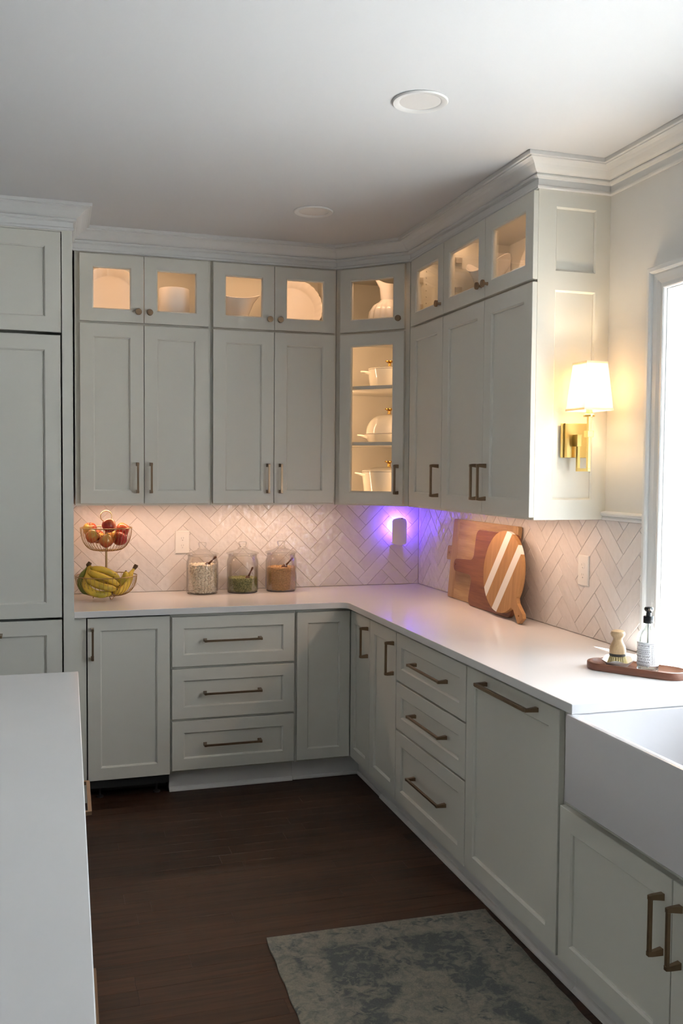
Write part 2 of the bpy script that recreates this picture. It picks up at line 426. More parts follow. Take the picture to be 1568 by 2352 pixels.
def cut(o, cutters, bevel=0.0):
    """carve real holes: boolean difference, baked into the mesh"""
    c = MB()
    for k in cutters: c.add(k.v, k.f)
    co = bpy.data.objects.new('cutter', c.mesh('cutter')); COL.objects.link(co)
    md = o.modifiers.new('holes', 'BOOLEAN'); md.operation = 'DIFFERENCE'; md.solver = 'EXACT'; md.object = co
    par = o.parent; mw = o.matrix_local.copy(); o.parent = None; o.matrix_local = Matrix.Identity(4)
    dg = bpy.context.evaluated_depsgraph_get(); me = bpy.data.meshes.new_from_object(o.evaluated_get(dg))
    o.modifiers.clear(); o.data = me
    o.parent = par; o.matrix_local = mw
    bpy.data.objects.remove(co)
    if bevel:
        md = o.modifiers.new('edge', 'BEVEL'); md.width = bevel; md.segments = 2; md.limit_method = 'ANGLE'; md.angle_limit = math.radians(35)
    return o
def tag(o, label, cat, group=None):
    o['label'] = label; o['category'] = cat
    if group: o['group'] = group
    return o
def thing(name, label, cat, loc=(0, 0, 0), rotz=0.0, group=None, rot=None):
    o = bpy.data.objects.new(name, None); COL.objects.link(o)
    o.empty_display_size = 0.05
    o.location = loc; o.rotation_euler = rot if rot else (0, 0, rotz)
    return tag(o, label, cat, group)
def struct(o):
    o['kind'] = 'structure'; return o
def box_obj(name, b, mat, parent=None, bevel=0.0):
    return MB().box(*b).build(name, mat, parent, bevel=bevel)

CEIL = 2.75
CT = 0.914
UB, SPL, SPT, TOP = 1.403, 2.291, 2.302, 2.630     # wall-cabinet door heights
UD = 0.312                                         # wall-cabinet carcass depth

# ------------------------------------------------------------------ room shell
floor = struct(box_obj('floor', (-5.3, 0.15, -7.35, 0.15, -0.05, -0.008), subfloor))
# planks one by one where they show, the rest of the boards as one mesh
PW = 0.083
rng = random.Random(3)
plank_cache = {}
def plank_mesh(L):
    k = round(L, 2)
    if k not in plank_cache:
        b = MB(); e = 0.0002; c = 0.0004; h = PW / 2 - e; l = k / 2 - e
        b.add([(-l, -h, -0.008), (l, -h, -0.008), (l, h, -0.008), (-l, h, -0.008),
               (-l, -h, -c), (l, -h, -c), (l, h, -c), (-l, h, -c),
               (-l + c, -h + c, 0), (l - c, -h + c, 0), (l - c, h - c, 0), (-l + c, h - c, 0)],
              [(0, 1, 5, 4), (1, 2, 6, 5), (2, 3, 7, 6), (3, 0, 4, 7), (4, 5, 9, 8), (5, 6, 10, 9), (6, 7, 11, 10), (7, 4, 8, 11), (8, 9, 10, 11)])
        me = b.mesh('plank'); me.materials.append(floorw); plank_cache[k] = me
    return plank_cache[k]
rest = MB(); nplank = 0
row = 0; y = -0.30
while y > -7.3:
    x = -5.25 + rng.uniform(-0.9, 0.0)
    while x < 0.1:
        L = round(rng.uniform(0.5, 1.5) / 0.05) * 0.05
        L = max(L, 0.5)
        x1 = x + L
        xa = max(x, -5.25)
        if x1 > -2.35 and x < -0.5 and y > -4.5:
            o = link('plank', plank_mesh(L), floorw, floor); o.location = (x + L / 2, y - PW / 2, 0); nplank += 1
        elif x1 > -5.25:
            rest.box(xa + 0.0007, x1 - 0.0007, y - PW + 0.0007, y - 0.0007, -0.008, 0.0)
        x = x1
    y -= PW; row += 1
r_ = rest.build('plank_field', floorw, floor); r_['kind'] = 'stuff'

struct(box_obj('ceiling', (-5.3, 0.15, -7.35, 0.15, CEIL, CEIL + 0.06), ceilp))
wall_back = struct(box_obj('wall_back', (-5.3, 0.15, 0.0, 0.15, -0.05, CEIL), wallp))
WY0, WY1, WZ0, WZ1 = -4.13, -2.285, 0.884, 2.224     # right window opening
wr = MB()
wr.box(0, 0.15, WY1, 0.0, -0.05, CEIL); wr.box(0, 0.15, -7.35, WY0, -0.05, CEIL)
wr.box(0, 0.15, WY0, WY1, -0.05, WZ0); wr.box(0, 0.15, WY0, WY1, WZ1, CEIL)
wall_right = struct(wr.build('wall_right', wallp))
struct(box_obj('wall_left', (-5.3, -5.15, -7.35, 0.15, -0.05, CEIL), wallp))
struct(box_obj('wall_front', (-5.3, 0.15, -7.35, -7.2, -0.05, CEIL), wallp))
tag(MB().prism([(0.8, 20), (0.8, -7.9), (-25, -7.9), (-25, -35), (35, -35), (35, 20)][::-1], -0.5, -0.4).build('bounce_ground', bounce_stone), 'unseen pale stone ground added outside the sink window to bounce daylight', 'bounce_ground')['kind'] = 'structure'  # unseen ground, added to bounce sunlight up through the window

# crown moulding swept round cabinets and wall
PROF = [(0.0, 2.640), (0.006, 2.640), (0.0085, 2.644), (0.0085, 2.650), (0.0045, 2.654), (0.0045, 2.676), (0.010, 2.679), (0.016, 2.680),
        (0.0195, 2.684), (0.0195, 2.689), (0.0165, 2.692), (0.024, 2.695), (0.030, 2.699), (0.037, 2.706), (0.046, 2.717), (0.056, 2.725),
        (0.066, 2.7295), (0.074, 2.731), (0.074, 2.735), (0.085, 2.735), (0.085, CEIL - 0.0005), (0.0, CEIL - 0.0005)]
def sweep(path, prof, seg0, seg1, name, mat):
    P = [Vector(p) for p in path]
    dirs = [(P[i + 1] - P[i]).normalized() for i in range(len(P) - 1)]
    nor = [Vector((d.y, -d.x)) for d in dirs]
    offs = []
    for i in range(len(P)):
        if i == 0: offs.append(nor[0])
        elif i == len(P) - 1: offs.append(nor[-1])
        else:
            a, b = nor[i - 1], nor[i]; offs.append((a + b) / (1 + a.dot(b)))
    b = MB(); n = len(prof)
    for s in range(seg0, seg1):
        vs = []
        for i in (s, s + 1):
            for (o, z) in prof: vs.append((P[i].x + offs[i].x * o, P[i].y + offs[i].y * o, z))
        fs = [(k, (k + 1) % n, n + (k + 1) % n, n + k) for k in range(n)]
        if s == seg0: fs.append(tuple(range(n - 1, -1, -1)))
        if s == seg1 - 1: fs.append(tuple(range(n, 2 * n)))
        b.add(vs, fs)
    return b.build(name, mat, weld=True)
PX = -1.972; PY = -0.70; EY = -1.927
crown_path = [(-2.95, PY), (PX, PY), (PX, -UD), (-0.615, -UD), (-UD, -0.615), (-UD, EY), (0, EY), (0, -7.15)]
struct(sweep(crown_path, PROF, 0, 2, 'trim_1', trimp))
struct(sweep(crown_path, PROF, 2, 6, 'trim_2', trimp))
struct(sweep(crown_path, PROF, 6, 7, 'trim_3', trimp))
# tile cap rail between the cabinet end panel and the window casing
cr_ = MB()
prof = [(0, 1.392), (0.014, 1.392), (0.016, 1.400), (0.012, 1.406), (0.020, 1.412), (0.022, 1.418), (0.019, 1.424), (0, 1.426)]
vs_ = [(-p, EY - 0.001, z) for p, z in prof] + [(-p, -2.199, z) for p, z in prof]; n_ = len(prof)
cr_.add(vs_, [tuple(range(n_)), tuple(range(2 * n_ - 1, n_ - 1, -1))] + [(k, (k + 1) % n_, n_ + (k + 1) % n_, n_ + k) for k in range(n_)])
struct(cr_.build('trim_4', trimp))

# ------------------------------------------------------------------ herringbone tile
TL, TW = 0.2033, 0.0631
def clip(poly, x0, x1, z0, z1):
    for ax, v, sgn in ((0, x0, 1), (0, x1, -1), (1, z0, 1), (1, z1, -1)):
        out = []
        for i in range(len(poly)):
            a, b = poly[i], poly[(i + 1) % len(poly)]
            da, db = (a[ax] - v) * sgn, (b[ax] - v) * sgn
            if da >= 0: out.append(a)
            if (da >= 0) != (db >= 0):
                t = da / (da - db); out.append((a[0] + (b[0] - a[0]) * t, a[1] + (b[1] - a[1]) * t))
        poly = out
        if len(poly) < 3: return []
    return poly
def area(p): return 0.5 * abs(sum(p[i][0] * p[(i + 1) % len(p)][1] - p[(i + 1) % len(p)][0] * p[i][1] for i in range(len(p))))
def inset(poly, d):
    c = (sum(p[0] for p in poly) / len(poly), sum(p[1] for p in poly) / len(poly))
    sg = 1 if sum(poly[i][0] * poly[(i + 1) % len(poly)][1] - poly[(i + 1) % len(poly)][0] * poly[i][1] for i in range(len(poly))) > 0 else -1
    out = []; n = len(poly)
    for i in range(n):
        p0, p1, p2 = Vector(poly[i - 1]), Vector(poly[i]), Vector(poly[(i + 1) % n])
        d1, d2 = (p1 - p0).normalized(), (p2 - p1).normalized()
        n1, n2 = Vector((-d1.y, d1.x)) * sg, Vector((-d2.y, d2.x)) * sg
        k = (n1 + n2) / max(0.3, 1 + n1.dot(n2)); out.append((p1.x + k.x * d, p1.y + k.y * d))
    return out
def clean(poly):
    out = []
    for p in poly:
        if not out or (abs(p[0] - out[-1][0]) + abs(p[1] - out[-1][1])) > 2e-3: out.append(p)
    if len(out) > 1 and (abs(out[0][0] - out[-1][0]) + abs(out[0][1] - out[-1][1])) < 2e-3: out.pop()
    return out
def tiles(wall, to3, s0, s1, zones, S0, Z0):
    k = 1 / math.sqrt(2); cnt = 0; rn = random.Random(11)
    for m in range(-14, 16):
        for n in range(-40, 45):
            bp_, bq = n * TW + m * TL, n * TW - m * TL
            for A in (0, 1):
                if A == 0: rc = [(0, 0), (TL, 0), (TL, TW), (0, TW)]
                else: rc = [(TL, TW - TL), (TL + TW, TW - TL), (TL + TW, TW), (TL, TW)]
                poly = [((bp_ + p - bq - q) * k + S0, (bp_ + p + bq + q) * k + Z0) for p, q in rc]
                poly = inset(poly, 0.0008)
                for (za, zb, sa, sb) in zones:
                    pc = clean(clip(poly, sa, sb, za, zb))
                    if len(pc) < 3 or area(pc) < 6e-5: continue
                    top = inset(pc, 0.0012) if area(pc) > 4e-4 else pc
                    c0 = pc[0]; tx = rn.uniform(-0.006, 0.006); tz = rn.uniform(-0.006, 0.006); dd = rn.uniform(-0.0003, 0.0003)
                    cx = sum(p[0] for p in pc) / len(pc); cz = sum(p[1] for p in pc) / len(pc)
                    nn = len(pc); d = lambda p: 0.0078 + dd + (p[0] - cx) * tx + (p[1] - cz) * tz
                    v = [(p[0], 0.0005, p[1]) for p in pc] + [(p[0], d(p) - 0.0011, p[1]) for p in pc] + [(p[0], d(p), p[1]) for p in top]
                    f = [(i, (i + 1) % nn, nn + (i + 1) % nn, nn + i) for i in range(nn)] + [(nn + i, nn + (i + 1) % nn, 2 * nn + (i + 1) % nn, 2 * nn + i) for i in range(nn)] + [tuple(2 * nn + i for i in range(nn))]
                    b = MB(); b.add([to3(*q) for q in v], f); b.build('tile', tilem, wall); cnt += 1
    return cnt
# grout bed on each wall, a thin skin
box_obj('grout_bed', (PX + 0.004, -0.002, -0.0050, 0.0, CT + 0.001, 1.44), grout, wall_back)
box_obj('grout_bed', (-0.0050, 0.0, -2.198, -0.004, CT + 0.001, 1.395), grout, wall_right)
n1 = tiles(wall_back, lambda s, d, z: (s, -d, z), 0, 0, [(CT + 0.002, 1.425, PX + 0.004, -0.0095)], -1.7746, 1.173)
n2 = tiles(wall_right, lambda s, d, z: (-d, -s, z), 0, 0, [(CT + 0.002, 1.391, 0.0095, 2.197)], 1.876 - 0.0986 , 1.366 - 0.188)

# ------------------------------------------------------------------ window
win = bpy.data.objects.new('window_1', None); COL.objects.link(win); struct(win)
WD = 0.42
b = MB()
b.box(0.001, WD, WY1 - 0.003, WY1 + 0.02, CT, WZ1 + 0.02); b.box(0.001, WD, WY0 - 0.02, WY0 + 0.003, CT, WZ1 + 0.02); b.box(0.001, WD, WY0, WY1, WZ1 - 0.003, WZ1 + 0.02)
b.build('jamb', trimp, win)
b = MB(); b.box(0.0005, WD, WY0, WY1, WZ0, CT); b.build('sill', quartz, win, bevel=0.001)
# sash frame: three casement lights
edges = [WY0, -3.53, -2.90, WY1]
for i in range(3):
    a, c = edges[i] + 0.004, edges[i + 1] - 0.004
    fb = MB(); w = 0.058
    fb.box(WD - 0.06, WD, a, a + w, CT, WZ1); fb.box(WD - 0.06, WD, c - w, c, CT, WZ1)
    fb.box(WD - 0.06, WD, a + w, c - w, CT, CT + w); fb.box(WD - 0.06, WD, a + w, c - w, WZ1 - w, WZ1)
    so = fb.build('sash', trimp, win, bevel=0.002)
    pb = MB().box(WD - 0.035, WD - 0.030, a + w - 0.004, c - w + 0.004, CT + w - 0.004, WZ1 - w + 0.004); pb.build('pane', pane_g, so)
# casing swept up, over and down on the room side
CP = [(0.0, 0.004), (0.0, 0.010), (0.004, 0.014), (0.010, 0.014), (0.012, 0.010), (0.020, 0.009), (0.034, 0.014), (0.052, 0.016), (0.058, 0.016), (0.060, 0.024), (0.066, 0.028), (0.078, 0.028), (0.082, 0.024), (0.082, 0.0), (0.0, 0.0)]
def casing(x_of, yl, yr, z0, zt, parent, name):
    b = MB(); n = len(CP)
    loops = []
    for (yy, zz, sy, sz) in ((yl, z0, 1, 0), (yl, zt, 1, 1), (yr, zt, -1, 1), (yr, z0, -1, 0)):
        loops.append([(x_of(t), yy + sy * o, zz + sz * o) for o, t in CP])
    vs = [v for l in loops for v in l]
    fs = []
    for s in range(3): fs += [(s * n + k, s * n + (k + 1) % n, (s + 1) * n + (k + 1) % n, (s + 1) * n + k) for k in range(n)]
    fs += [tuple(range(n)), tuple(range(4 * n - 1, 3 * n - 1, -1))]
    b.add(vs, fs); return b.build(name, trimp, parent)
casing(lambda t: -t - 0.0005, WY1, WY0, CT + 0.001, WZ1, win, 'casing')
# ------------------------------------------------------------------ doors, handles, knobs
def ring(x0, x1, z0, z1, ins, y):
    return [(x0 + ins, y, z0 + ins), (x1 - ins, y, z0 + ins), (x1 - ins, y, z1 - ins), (x0 + ins, y, z1 - ins)]
def door(cab, name, x0, x1, z0, z1, yf, t=0.020, rail=0.064, glass=False, mat=None):
    mat = mat or paint
    b = MB(); L = []
    L += ring(x0, x1, z0, z1, 0.0, yf + t); L += ring(x0, x1, z0, z1, 0.0, yf + 0.0015); L += ring(x0, x1, z0, z1, 0.0015, yf)
    L += ring(x0, x1, z0, z1, rail, yf); L += ring(x0, x1, z0, z1, rail + 0.0055, yf + 0.0045)
    L += ring(x0, x1, z0, z1, rail + 0.0065, yf + 0.0115); L += ring(x0, x1, z0, z1, rail + 0.0065, yf + t)
    n = 7; fs = []
    for k in range(n):
        k2 = (k + 1) % n
        for i in range(4):
            j = (i + 1) % 4; fs.append((k * 4 + i, k * 4 + j, k2 * 4 + j, k2 * 4 + i))
    b.add(L, fs)
    d = b.build(name, mat, cab)
    i = rail + 0.004
    if glass: MB().box(x0 + i, x1 - i, yf + 0.0125, yf + 0.0155, z0 + i, z1 - i).build('pane', pane_g, d)
    else: MB().box(x0 + i, x1 - i, yf + 0.0105, yf + 0.0165, z0 + i, z1 - i).build('panel', mat, d)
    return d
def pull(parent, cx, cz, L, yf, vert=True, so=0.032, w=0.0095, mat=None):
    mat = mat or bronze
    b = MB(); h = L / 2; q = w / 2
    def P(u, o, v):   # u along the bar, o outwards, v across
        return (cx + v, yf - o, cz + u) if vert else (cx + u, yf - o, cz + v)
    def tb(u0, u1, o0, o1, v0a, v0b):
        # box whose across-size tapers from v0a at o0 to v0b at o1
        vs = [P(u0 if u0 < 0 else u0, o0, -v0a), P(u1, o0, -v0a), P(u1, o0, v0a), P(u0, o0, v0a), P(u0, o1, -v0b), P(u1, o1, -v0b), P(u1, o1, v0b), P(u0, o1, v0b)]
        b.add(vs, [(0, 1, 2, 3), (4, 7, 6, 5), (0, 4, 5, 1), (1, 5, 6, 2), (2, 6, 7, 3), (3, 7, 4, 0)])
    for s in (-1, 1):
        u = s * h
        a, c = (u - s * 0.016, u + s * 0.001)
        vs = []
        for o, va, ua, uc in ((0.0004, 0.0075, u - s * 0.017, u + s * 0.001), (so - 0.003, 0.0055, u - s * 0.0125, u + s * 0.001), (so + 0.0105, 0.0055, u - s * 0.0125, u - s * 0.001)):
            vs += [P(ua, o, -va), P(uc, o, -va), P(uc, o, va), P(ua, o, va)]
        fs = [(3, 2, 1, 0), (8, 9, 10, 11)]
        for k in (0, 4):
            for i in range(4): fs.append((k + i, k + (i + 1) % 4, k + 4 + (i + 1) % 4, k + 4 + i))
        b.add(vs, fs)
    tb(-h + 0.010, h - 0.010, so, so + w, q, q)
    return b.build('handle', mat, parent, bevel=0.0008, seg=1)
def knob(parent, cx, cz, yf):
    b = MB(); b.lathe([(0.0, 0.0002), (0.0075, 0.0002), (0.006, 0.004), (0.0055, 0.016), (0.013, 0.018), (0.0155, 0.0195), (0.0155, 0.027), (0.0145, 0.0285), (0.0, 0.029)], 24)
    b.xform(Matrix.Translation((cx, yf, cz)) @ Matrix.Rotation(PI / 2, 4, 'X'))
    return b.build('knob', bronze, parent, smooth=True)

# ------------------------------------------------------------------ wall cabinets
def carcass(b, x0, x1, depth, z0, z1, zs=None, frame=0.03, t=0.018, rail_t=0.042):
    """solid below zs, hollow with an open front above"""
    if zs is None: zs = z0
    if zs > z0: b.box(x0, x1, -depth, -0.0005, z0, zs)
    b.box(x0, x0 + t, -depth + 0.001, -0.0005, zs, z1); b.box(x1 - t, x1, -depth + 0.001, -0.0005, zs, z1)
    b.box(x0 + t, x1 - t, -0.0125, -0.0005, zs, z1); b.box(x0 + t, x1 - t, -depth + 0.001, -0.0125, z1 - t, z1)
    b.box(x0, x0 + frame, -depth, -depth + 0.019, zs, z1); b.box(x1 - frame, x1, -depth, -depth + 0.019, zs, z1)
    b.box(x0 + frame, x1 - frame, -depth, -depth + 0.019, z1 - rail_t, z1); b.box(x0 + frame, x1 - frame, -depth, -depth + 0.019, zs, zs + 0.03)
    return b
LIGHTC = (1.0, 0.585, 0.325)
def tape(cab, x0, x1, y, z, e):
    """warm LED tape tucked behind the top rail of a glass compartment"""
    t = MB().box(x0, x1, y - 0.006, y + 0.006, z - 0.003, z - 0.0003).build('led_tape', plastic, cab)
    b = MB(); n = int((x1 - x0) / 0.02)
    for i in range(n):
        xc = x0 + (x1 - x0) * (i + 0.5) / n; b.box(xc - 0.002, xc + 0.002, y - 0.002, y + 0.002, z - 0.0042, z - 0.003)
    b.build('diodes', led, t)['kind'] = 'stuff'
    add_light('tape_glow', 'AREA', ((x0 + x1) / 2, y, z - 0.006), e * (x1 - x0), LIGHTC, x1 - x0, 0.012, parent=cab, rot=(math.radians(25), 0, 0))
def hinges(door_, xs, zs, y):
    for z in zs:
        b = MB(); b.box(xs, xs + 0.012, y + 0.022, y + 0.060, z - 0.022, z + 0.022); b.box(xs, xs + 0.020, y + 0.020, y + 0.034, z - 0.016, z + 0.016)
        b.build('hinge', chrome, door_, bevel=0.002)
def liner(cab, xs, rows, z0, z1, step=0.032):
    """inner side panel with drilled shelf-pin holes"""
    o = MB().box(xs, xs + 0.007, -0.292, -0.013, z0 - 0.031, z1 + 0.010).build('side_panel', paint, cab)
    cs = []
    for y in rows:
        z = z0
        while z < z1:
            cs.append(MB().lathe([(0.0, -0.001), (0.0030, -0.001), (0.0030, 0.010), (0.0, 0.010)], 12).xform(Matrix.Translation((xs, y, z)) @ Matrix.Rotation(PI / 2, 4, 'Y'))); z += step
    cut(o, cs)
CB = 1.393
def wall_cab(name, label, loc, rotz, x0, x1, doors, e, pucks, group=None):
    """doors: list of (x0, x1, handle_side)"""
    root = thing(name, label, 'cabinet', loc, rotz, group)
    b = MB(); carcass(b, x0, x1, UD, CB, 2.652, SPL + 0.006); b.build('body', paint, root)
    yf = -UD - 0.024
    for (a, c, hs) in doors:
        d = door(root, 'door', a, c, UB, SPL, yf); g = door(root, 'glass_door', a, c, SPT, TOP, yf, glass=True, rail=0.060)
        hx = c - 0.032 if hs > 0 else a + 0.032
        pull(d, hx, 1.532, 0.152, yf); knob(g, hx + (0.006 if hs > 0 else -0.006) , 2.354, yf)
    tape(root, x0 + 0.04, x1 - 0.04, -UD + 0.030, 2.634, e)
    return root
E_IN = 0.85
wall_cab('wall_cabinet', 'off-white stacked wall cabinet above the fruit stand beside the tall cabinet', (0, 0, 0), 0, -1.955, -1.288, [(-1.932, -1.6245, 1), (-1.6215, -1.3005, -1)], E_IN, [(-1.78, -0.17), (-1.45, -0.17)])
wall_cab('wall_cabinet', 'off-white stacked wall cabinet above the three glass jars', (0, 0, 0), 0, -1.287, -0.617, [(-1.2765, -0.9585, 1), (-0.9555, -0.630, -1)], E_IN * 1.25, [(-1.12, -0.17), (-0.79, -0.17)])
RZ = -PI / 2
cA = wall_cab('wall_cabinet', 'narrow off-white single-door wall cabinet between diagonal corner cabinet and paired doors', (0, 0, 0), RZ, 0.617, 1.090, [(0.684, 1.0875, 1)], E_IN, [(0.88, -0.17)])
cB = wall_cab('wall_cabinet', 'off-white wall cabinet whose panelled end carries the brass sconce', (0, 0, 0), RZ, 1.091, 1.906, [(1.0925, 1.523, 1), (1.526, 1.934, -1)], E_IN * 1.1, [(1.30, -0.17), (1.68, -0.17)])
for c_, xs0 in ((cA, 0.6352), (cB, 1.1092)):
    xs = xs0 + 0.0071
    for zz in (2.408, 2.543):
        b = MB(); b.box(xs, xs + 0.004, -0.290, -0.255, zz - 0.017, zz + 0.017); b.box(xs + 0.004, xs + 0.013, -0.290, -0.262, zz - 0.012, zz + 0.012); b.build('hinge', chrome, c_, bevel=0.0015)
    liner(c_, xs0, (-0.238, -0.06), 2.335, 2.615)
# end panel of the sconce cabinet (two recessed fields)
b = MB()
xa, xb, ya, yb_ = -0.311, -0.0005, EY, EY + 0.020
f1 = (-0.236, -0.062, 1.470, 2.268); f2 = (-0.236, -0.062, 2.340, 2.580)
b.box(xa, f1[0], ya, yb_, CB, 2.652); b.box(f1[1], xb, ya, yb_, CB, 2.652)
for z0, z1 in ((CB, f1[2]), (f1[3], f2[2]), (f2[3], 2.652)): b.box(f1[0], f1[1], ya, yb_, z0, z1)
for f in (f1, f2):
    # bevelled reveal and recessed panel
    r0 = [(f[0], f[2]), (f[1], f[2]), (f[1], f[3]), (f[0], f[3])]; k = 0.006
    r1 = [(f[0] + k, f[2] + k), (f[1] - k, f[2] + k), (f[1] - k, f[3] - k), (f[0] + k, f[3] - k)]
    v = [(p[0], ya, p[1]) for p in r0] + [(p[0], ya + 0.006, p[1]) for p in r1] + [(p[0], ya + 0.010, p[1]) for p in r1]
    b.add(v, [(i, (i + 1) % 4, 4 + (i + 1) % 4, 4 + i) for i in range(4)] + [(4 + i, 4 + (i + 1) % 4, 8 + (i + 1) % 4, 8 + i) for i in range(4)] + [(8, 9, 10, 11)])
ep = b.build('end_panel', paint); ep.parent = cB; ep.matrix_parent_inverse = Matrix.Rotation(RZ, 4, 'Z').inverted()

# diagonal corner cabinet, hollow with shelves
cc = thing('corner_cabinet', 'diagonal off-white corner cabinet with glass doors and shelves of cream cookware', 'cabinet')
pent = [(-0.614, -0.001), (-0.001, -0.001), (-0.001, -0.614), (-UD, -0.614), (-0.614, -UD)]
b = MB()
def slab(z0, z1, ins=0.0):
    p = [(-0.614 + ins, -0.001 - ins), (-0.001 - ins, -0.001 - ins), (-0.001 - ins, -0.614 + ins), (-UD + 0.002, -0.614 + ins), (-0.614 + ins, -UD + 0.002)]
    b.prism(p[::-1], z0, z1)
slab(CB, CB + 0.018); slab(SPL - 0.006, SPT + 0.006); slab(2.634, 2.652)
b.box(-0.614, -0.602, -UD, -0.001, CB, 2.652); b.box(-0.614, -0.001, -0.012, -0.001, CB, 2.652); b.box(-0.012, -0.001, -0.614, -0.001, CB, 2.652); b.box(-UD, -0.001, -0.614, -0.602, CB, 2.652)
b.build('body', paint, cc)
# face frame and doors in a frame turned 45 degrees
ff = MB(); hw = 0.2135
mid = Vector((-0.4635, -0.4635, 0)); T45 = Matrix.Translation(mid) @ Matrix.Rotation(-PI / 4, 4, 'Z')
ff.box(-hw, -hw + 0.03, -0.001, 0.018, CB, 2.652); ff.box(hw - 0.03, hw, -0.001, 0.018, CB, 2.652)
for z0, z1 in ((CB, 1.43), (SPL - 0.012, SPT + 0.012), (2.61, 2.652)): ff.box(-hw + 0.03, hw - 0.03, -0.001, 0.018, z0, z1)
ff.xform(T45).build('face_frame', paint, cc)
def in45(o):
    o.matrix_parent_inverse = Matrix.Identity(4); o.matrix_local = T45; return o
d = in45(door(cc, 'glass_door', -0.178, 0.192, UB, SPL, -0.025, glass=True, rail=0.060)); pull(d, 0.192 - 0.030, 1.532, 0.152, -0.025)
d2 = in45(door(cc, 'glass_door', -0.178, 0.192, SPT, TOP, -0.025, glass=True, rail=0.060)); knob(d2, 0.192 - 0.026, 2.354, -0.025)
for zz in (2.004, 1.709):
    p = [(-0.600, -0.014), (-0.014, -0.014), (-0.014, -0.600), (-UD - 0.004, -0.600), (-0.600, -UD - 0.004)]
    MB().prism(p[::-1], zz, zz + 0.018).build('shelf', paint, cc, bevel=0.001)
t_ = MB().box(-0.15, 0.15, 0.026, 0.038, 2.631, 2.6337).xform(T45).build('led_tape', led, cc)
l = add_light('tape_glow', 'AREA', (0, 0, 0), 0.42, LIGHTC, 0.30, 0.012, parent=cc); l.matrix_local = T45 @ Matrix.Translation((0, 0.032, 2.629)) @ Matrix.Rotation(math.radians(25), 4, 'X')
for sx in (-1, 1):
    for z0, z1 in ((1.43, 1.70), (1.735, 1.995), (2.03, 2.28)):
        # LED tape running up behind each stile
        MB().box(sx * 0.188 - 0.004, sx * 0.188 + 0.004, 0.0185, 0.0205, z0, z1).xform(T45).build('led_tape', led, cc)
        l = add_light('tape_glow', 'AREA', (0, 0, 0), 0.36, LIGHTC, 0.010, z1 - z0, parent=cc)
        dirn = Vector((-sx * 0.15, 0.98, 0)); q_ = dirn.to_track_quat('-Z', 'Z').to_matrix().to_4x4()
        l.matrix_local = T45 @ Matrix.Translation((sx * 0.188, 0.022, (z0 + z1) / 2)) @ q_

# under-cabinet strips
for (x0, x1, yy, ori) in ((-1.93, -1.31, -0.20, 0), (-1.27, -0.66, -0.20, 0), (0.70, 1.88, -0.20, 1)):
    L = x1 - x0
    root = thing('strip_light', {0: 'slim warm strip light under the cabinet above the %s' % ('fruit stand' if x0 < -1.5 else 'glass jars'), 1: 'slim warm strip light under the cabinets above the cutting boards'}[ori], 'light', (0, 0, 0), RZ if ori else 0)
    MB().box(x0, x1, yy - 0.012, yy + 0.012, CB - 0.0032, CB - 0.0003).build('housing', plastic, root)
    MB().box(x0 + 0.01, x1 - 0.01, yy - 0.007, yy + 0.007, CB - 0.0037, CB - 0.0032).build('diffuser', led, root)
    add_light('strip_glow', 'AREA', ((x0 + x1) / 2, yy, CB - 0.0045), 1.75 * L, (1.0, 0.64, 0.44), L, 0.014, parent=root)

# ------------------------------------------------------------------ base cabinets
BF = -0.598; BY = -0.620; BT = 0.8665; BB = 0.118; CU = CT - 0.030
def base(name, label, loc, rotz, x0, x1, cat='cabinet', toe=True, ztop=None):
    root = thing(name, label, cat, loc, rotz)
    MB().box(x0, x1, BF, -0.003, 0.105, (ztop or CU) - 0.0005).build('body', paint, root)
    if toe:
        MB().box(x0, x1, -0.548, -0.50, 0.0, 0.105).build('toe_kick', toep, root)
        sh = MB(); pr = [(-0.548, 0.0), (-0.566, 0.0), (-0.566, 0.006), (-0.562, 0.013), (-0.556, 0.018), (-0.548, 0.020)]; n = len(pr)
        sh.add([(x0, y, z) for y, z in pr] + [(x1, y, z) for y, z in pr], [tuple(range(n)), tuple(range(2 * n - 1, n - 1, -1))] + [(k, (k + 1) % n, n + (k + 1) % n, n + k) for k in range(n)])
        sh.build('shoe_moulding', toep, root)
    return root
# drawer bank, back run
r = base('drawer_cabinet', 'off-white three-drawer base cabinet below the glass jars', (0, 0, 0), 0, -1.526, -0.907)
for z0, z1, hz in ((0.6245, BT, 0.751), (0.3695, 0.6125, 0.494), (BB, 0.3575, 0.242)):
    d = door(r, 'drawer', -1.520, -0.914, z0, z1, BY, rail=0.056); pull(d, -1.226, hz, 0.285, BY, False)
# corner base: fixed panel on one face, narrow door on the other
cr = thing('corner_base_cabinet', 'off-white inside-corner base cabinet with a plain panel and one narrow door', 'cabinet')
MB().prism([(-0.906, -0.003), (-0.003, -0.003), (-0.003, -0.921), (BF, -0.921), (BF, BF), (-0.906, BF)][::-1], 0.105, CU - 0.0005).build('body', paint, cr)
MB().prism([(-0.906, -0.50), (-0.50, -0.50), (-0.50, -0.921), (-0.548, -0.921), (-0.548, -0.548), (-0.906, -0.548)][::-1], 0.0, 0.105).build('toe_kick', toep, cr)
sm = MB(); sm.box(-0.906, -0.548, -0.564, -0.548, 0, 0.018); sm.box(-0.564, -0.548, -0.921, -0.564, 0, 0.018); sm.build('shoe_moulding', toep, cr, bevel=0.006)
door(cr, 'fixed_panel', -0.900, -0.6225, BB, BT, BY, rail=0.054)
d = door(cr, 'door', 0.624, 0.9205, BB, BT, BY, rail=0.056); d.matrix_parent_inverse = Matrix.Identity(4); d.rotation_euler = (0, 0, RZ)
pull(d, 0.9205 - 0.030, 0.752, 0.148, BY)
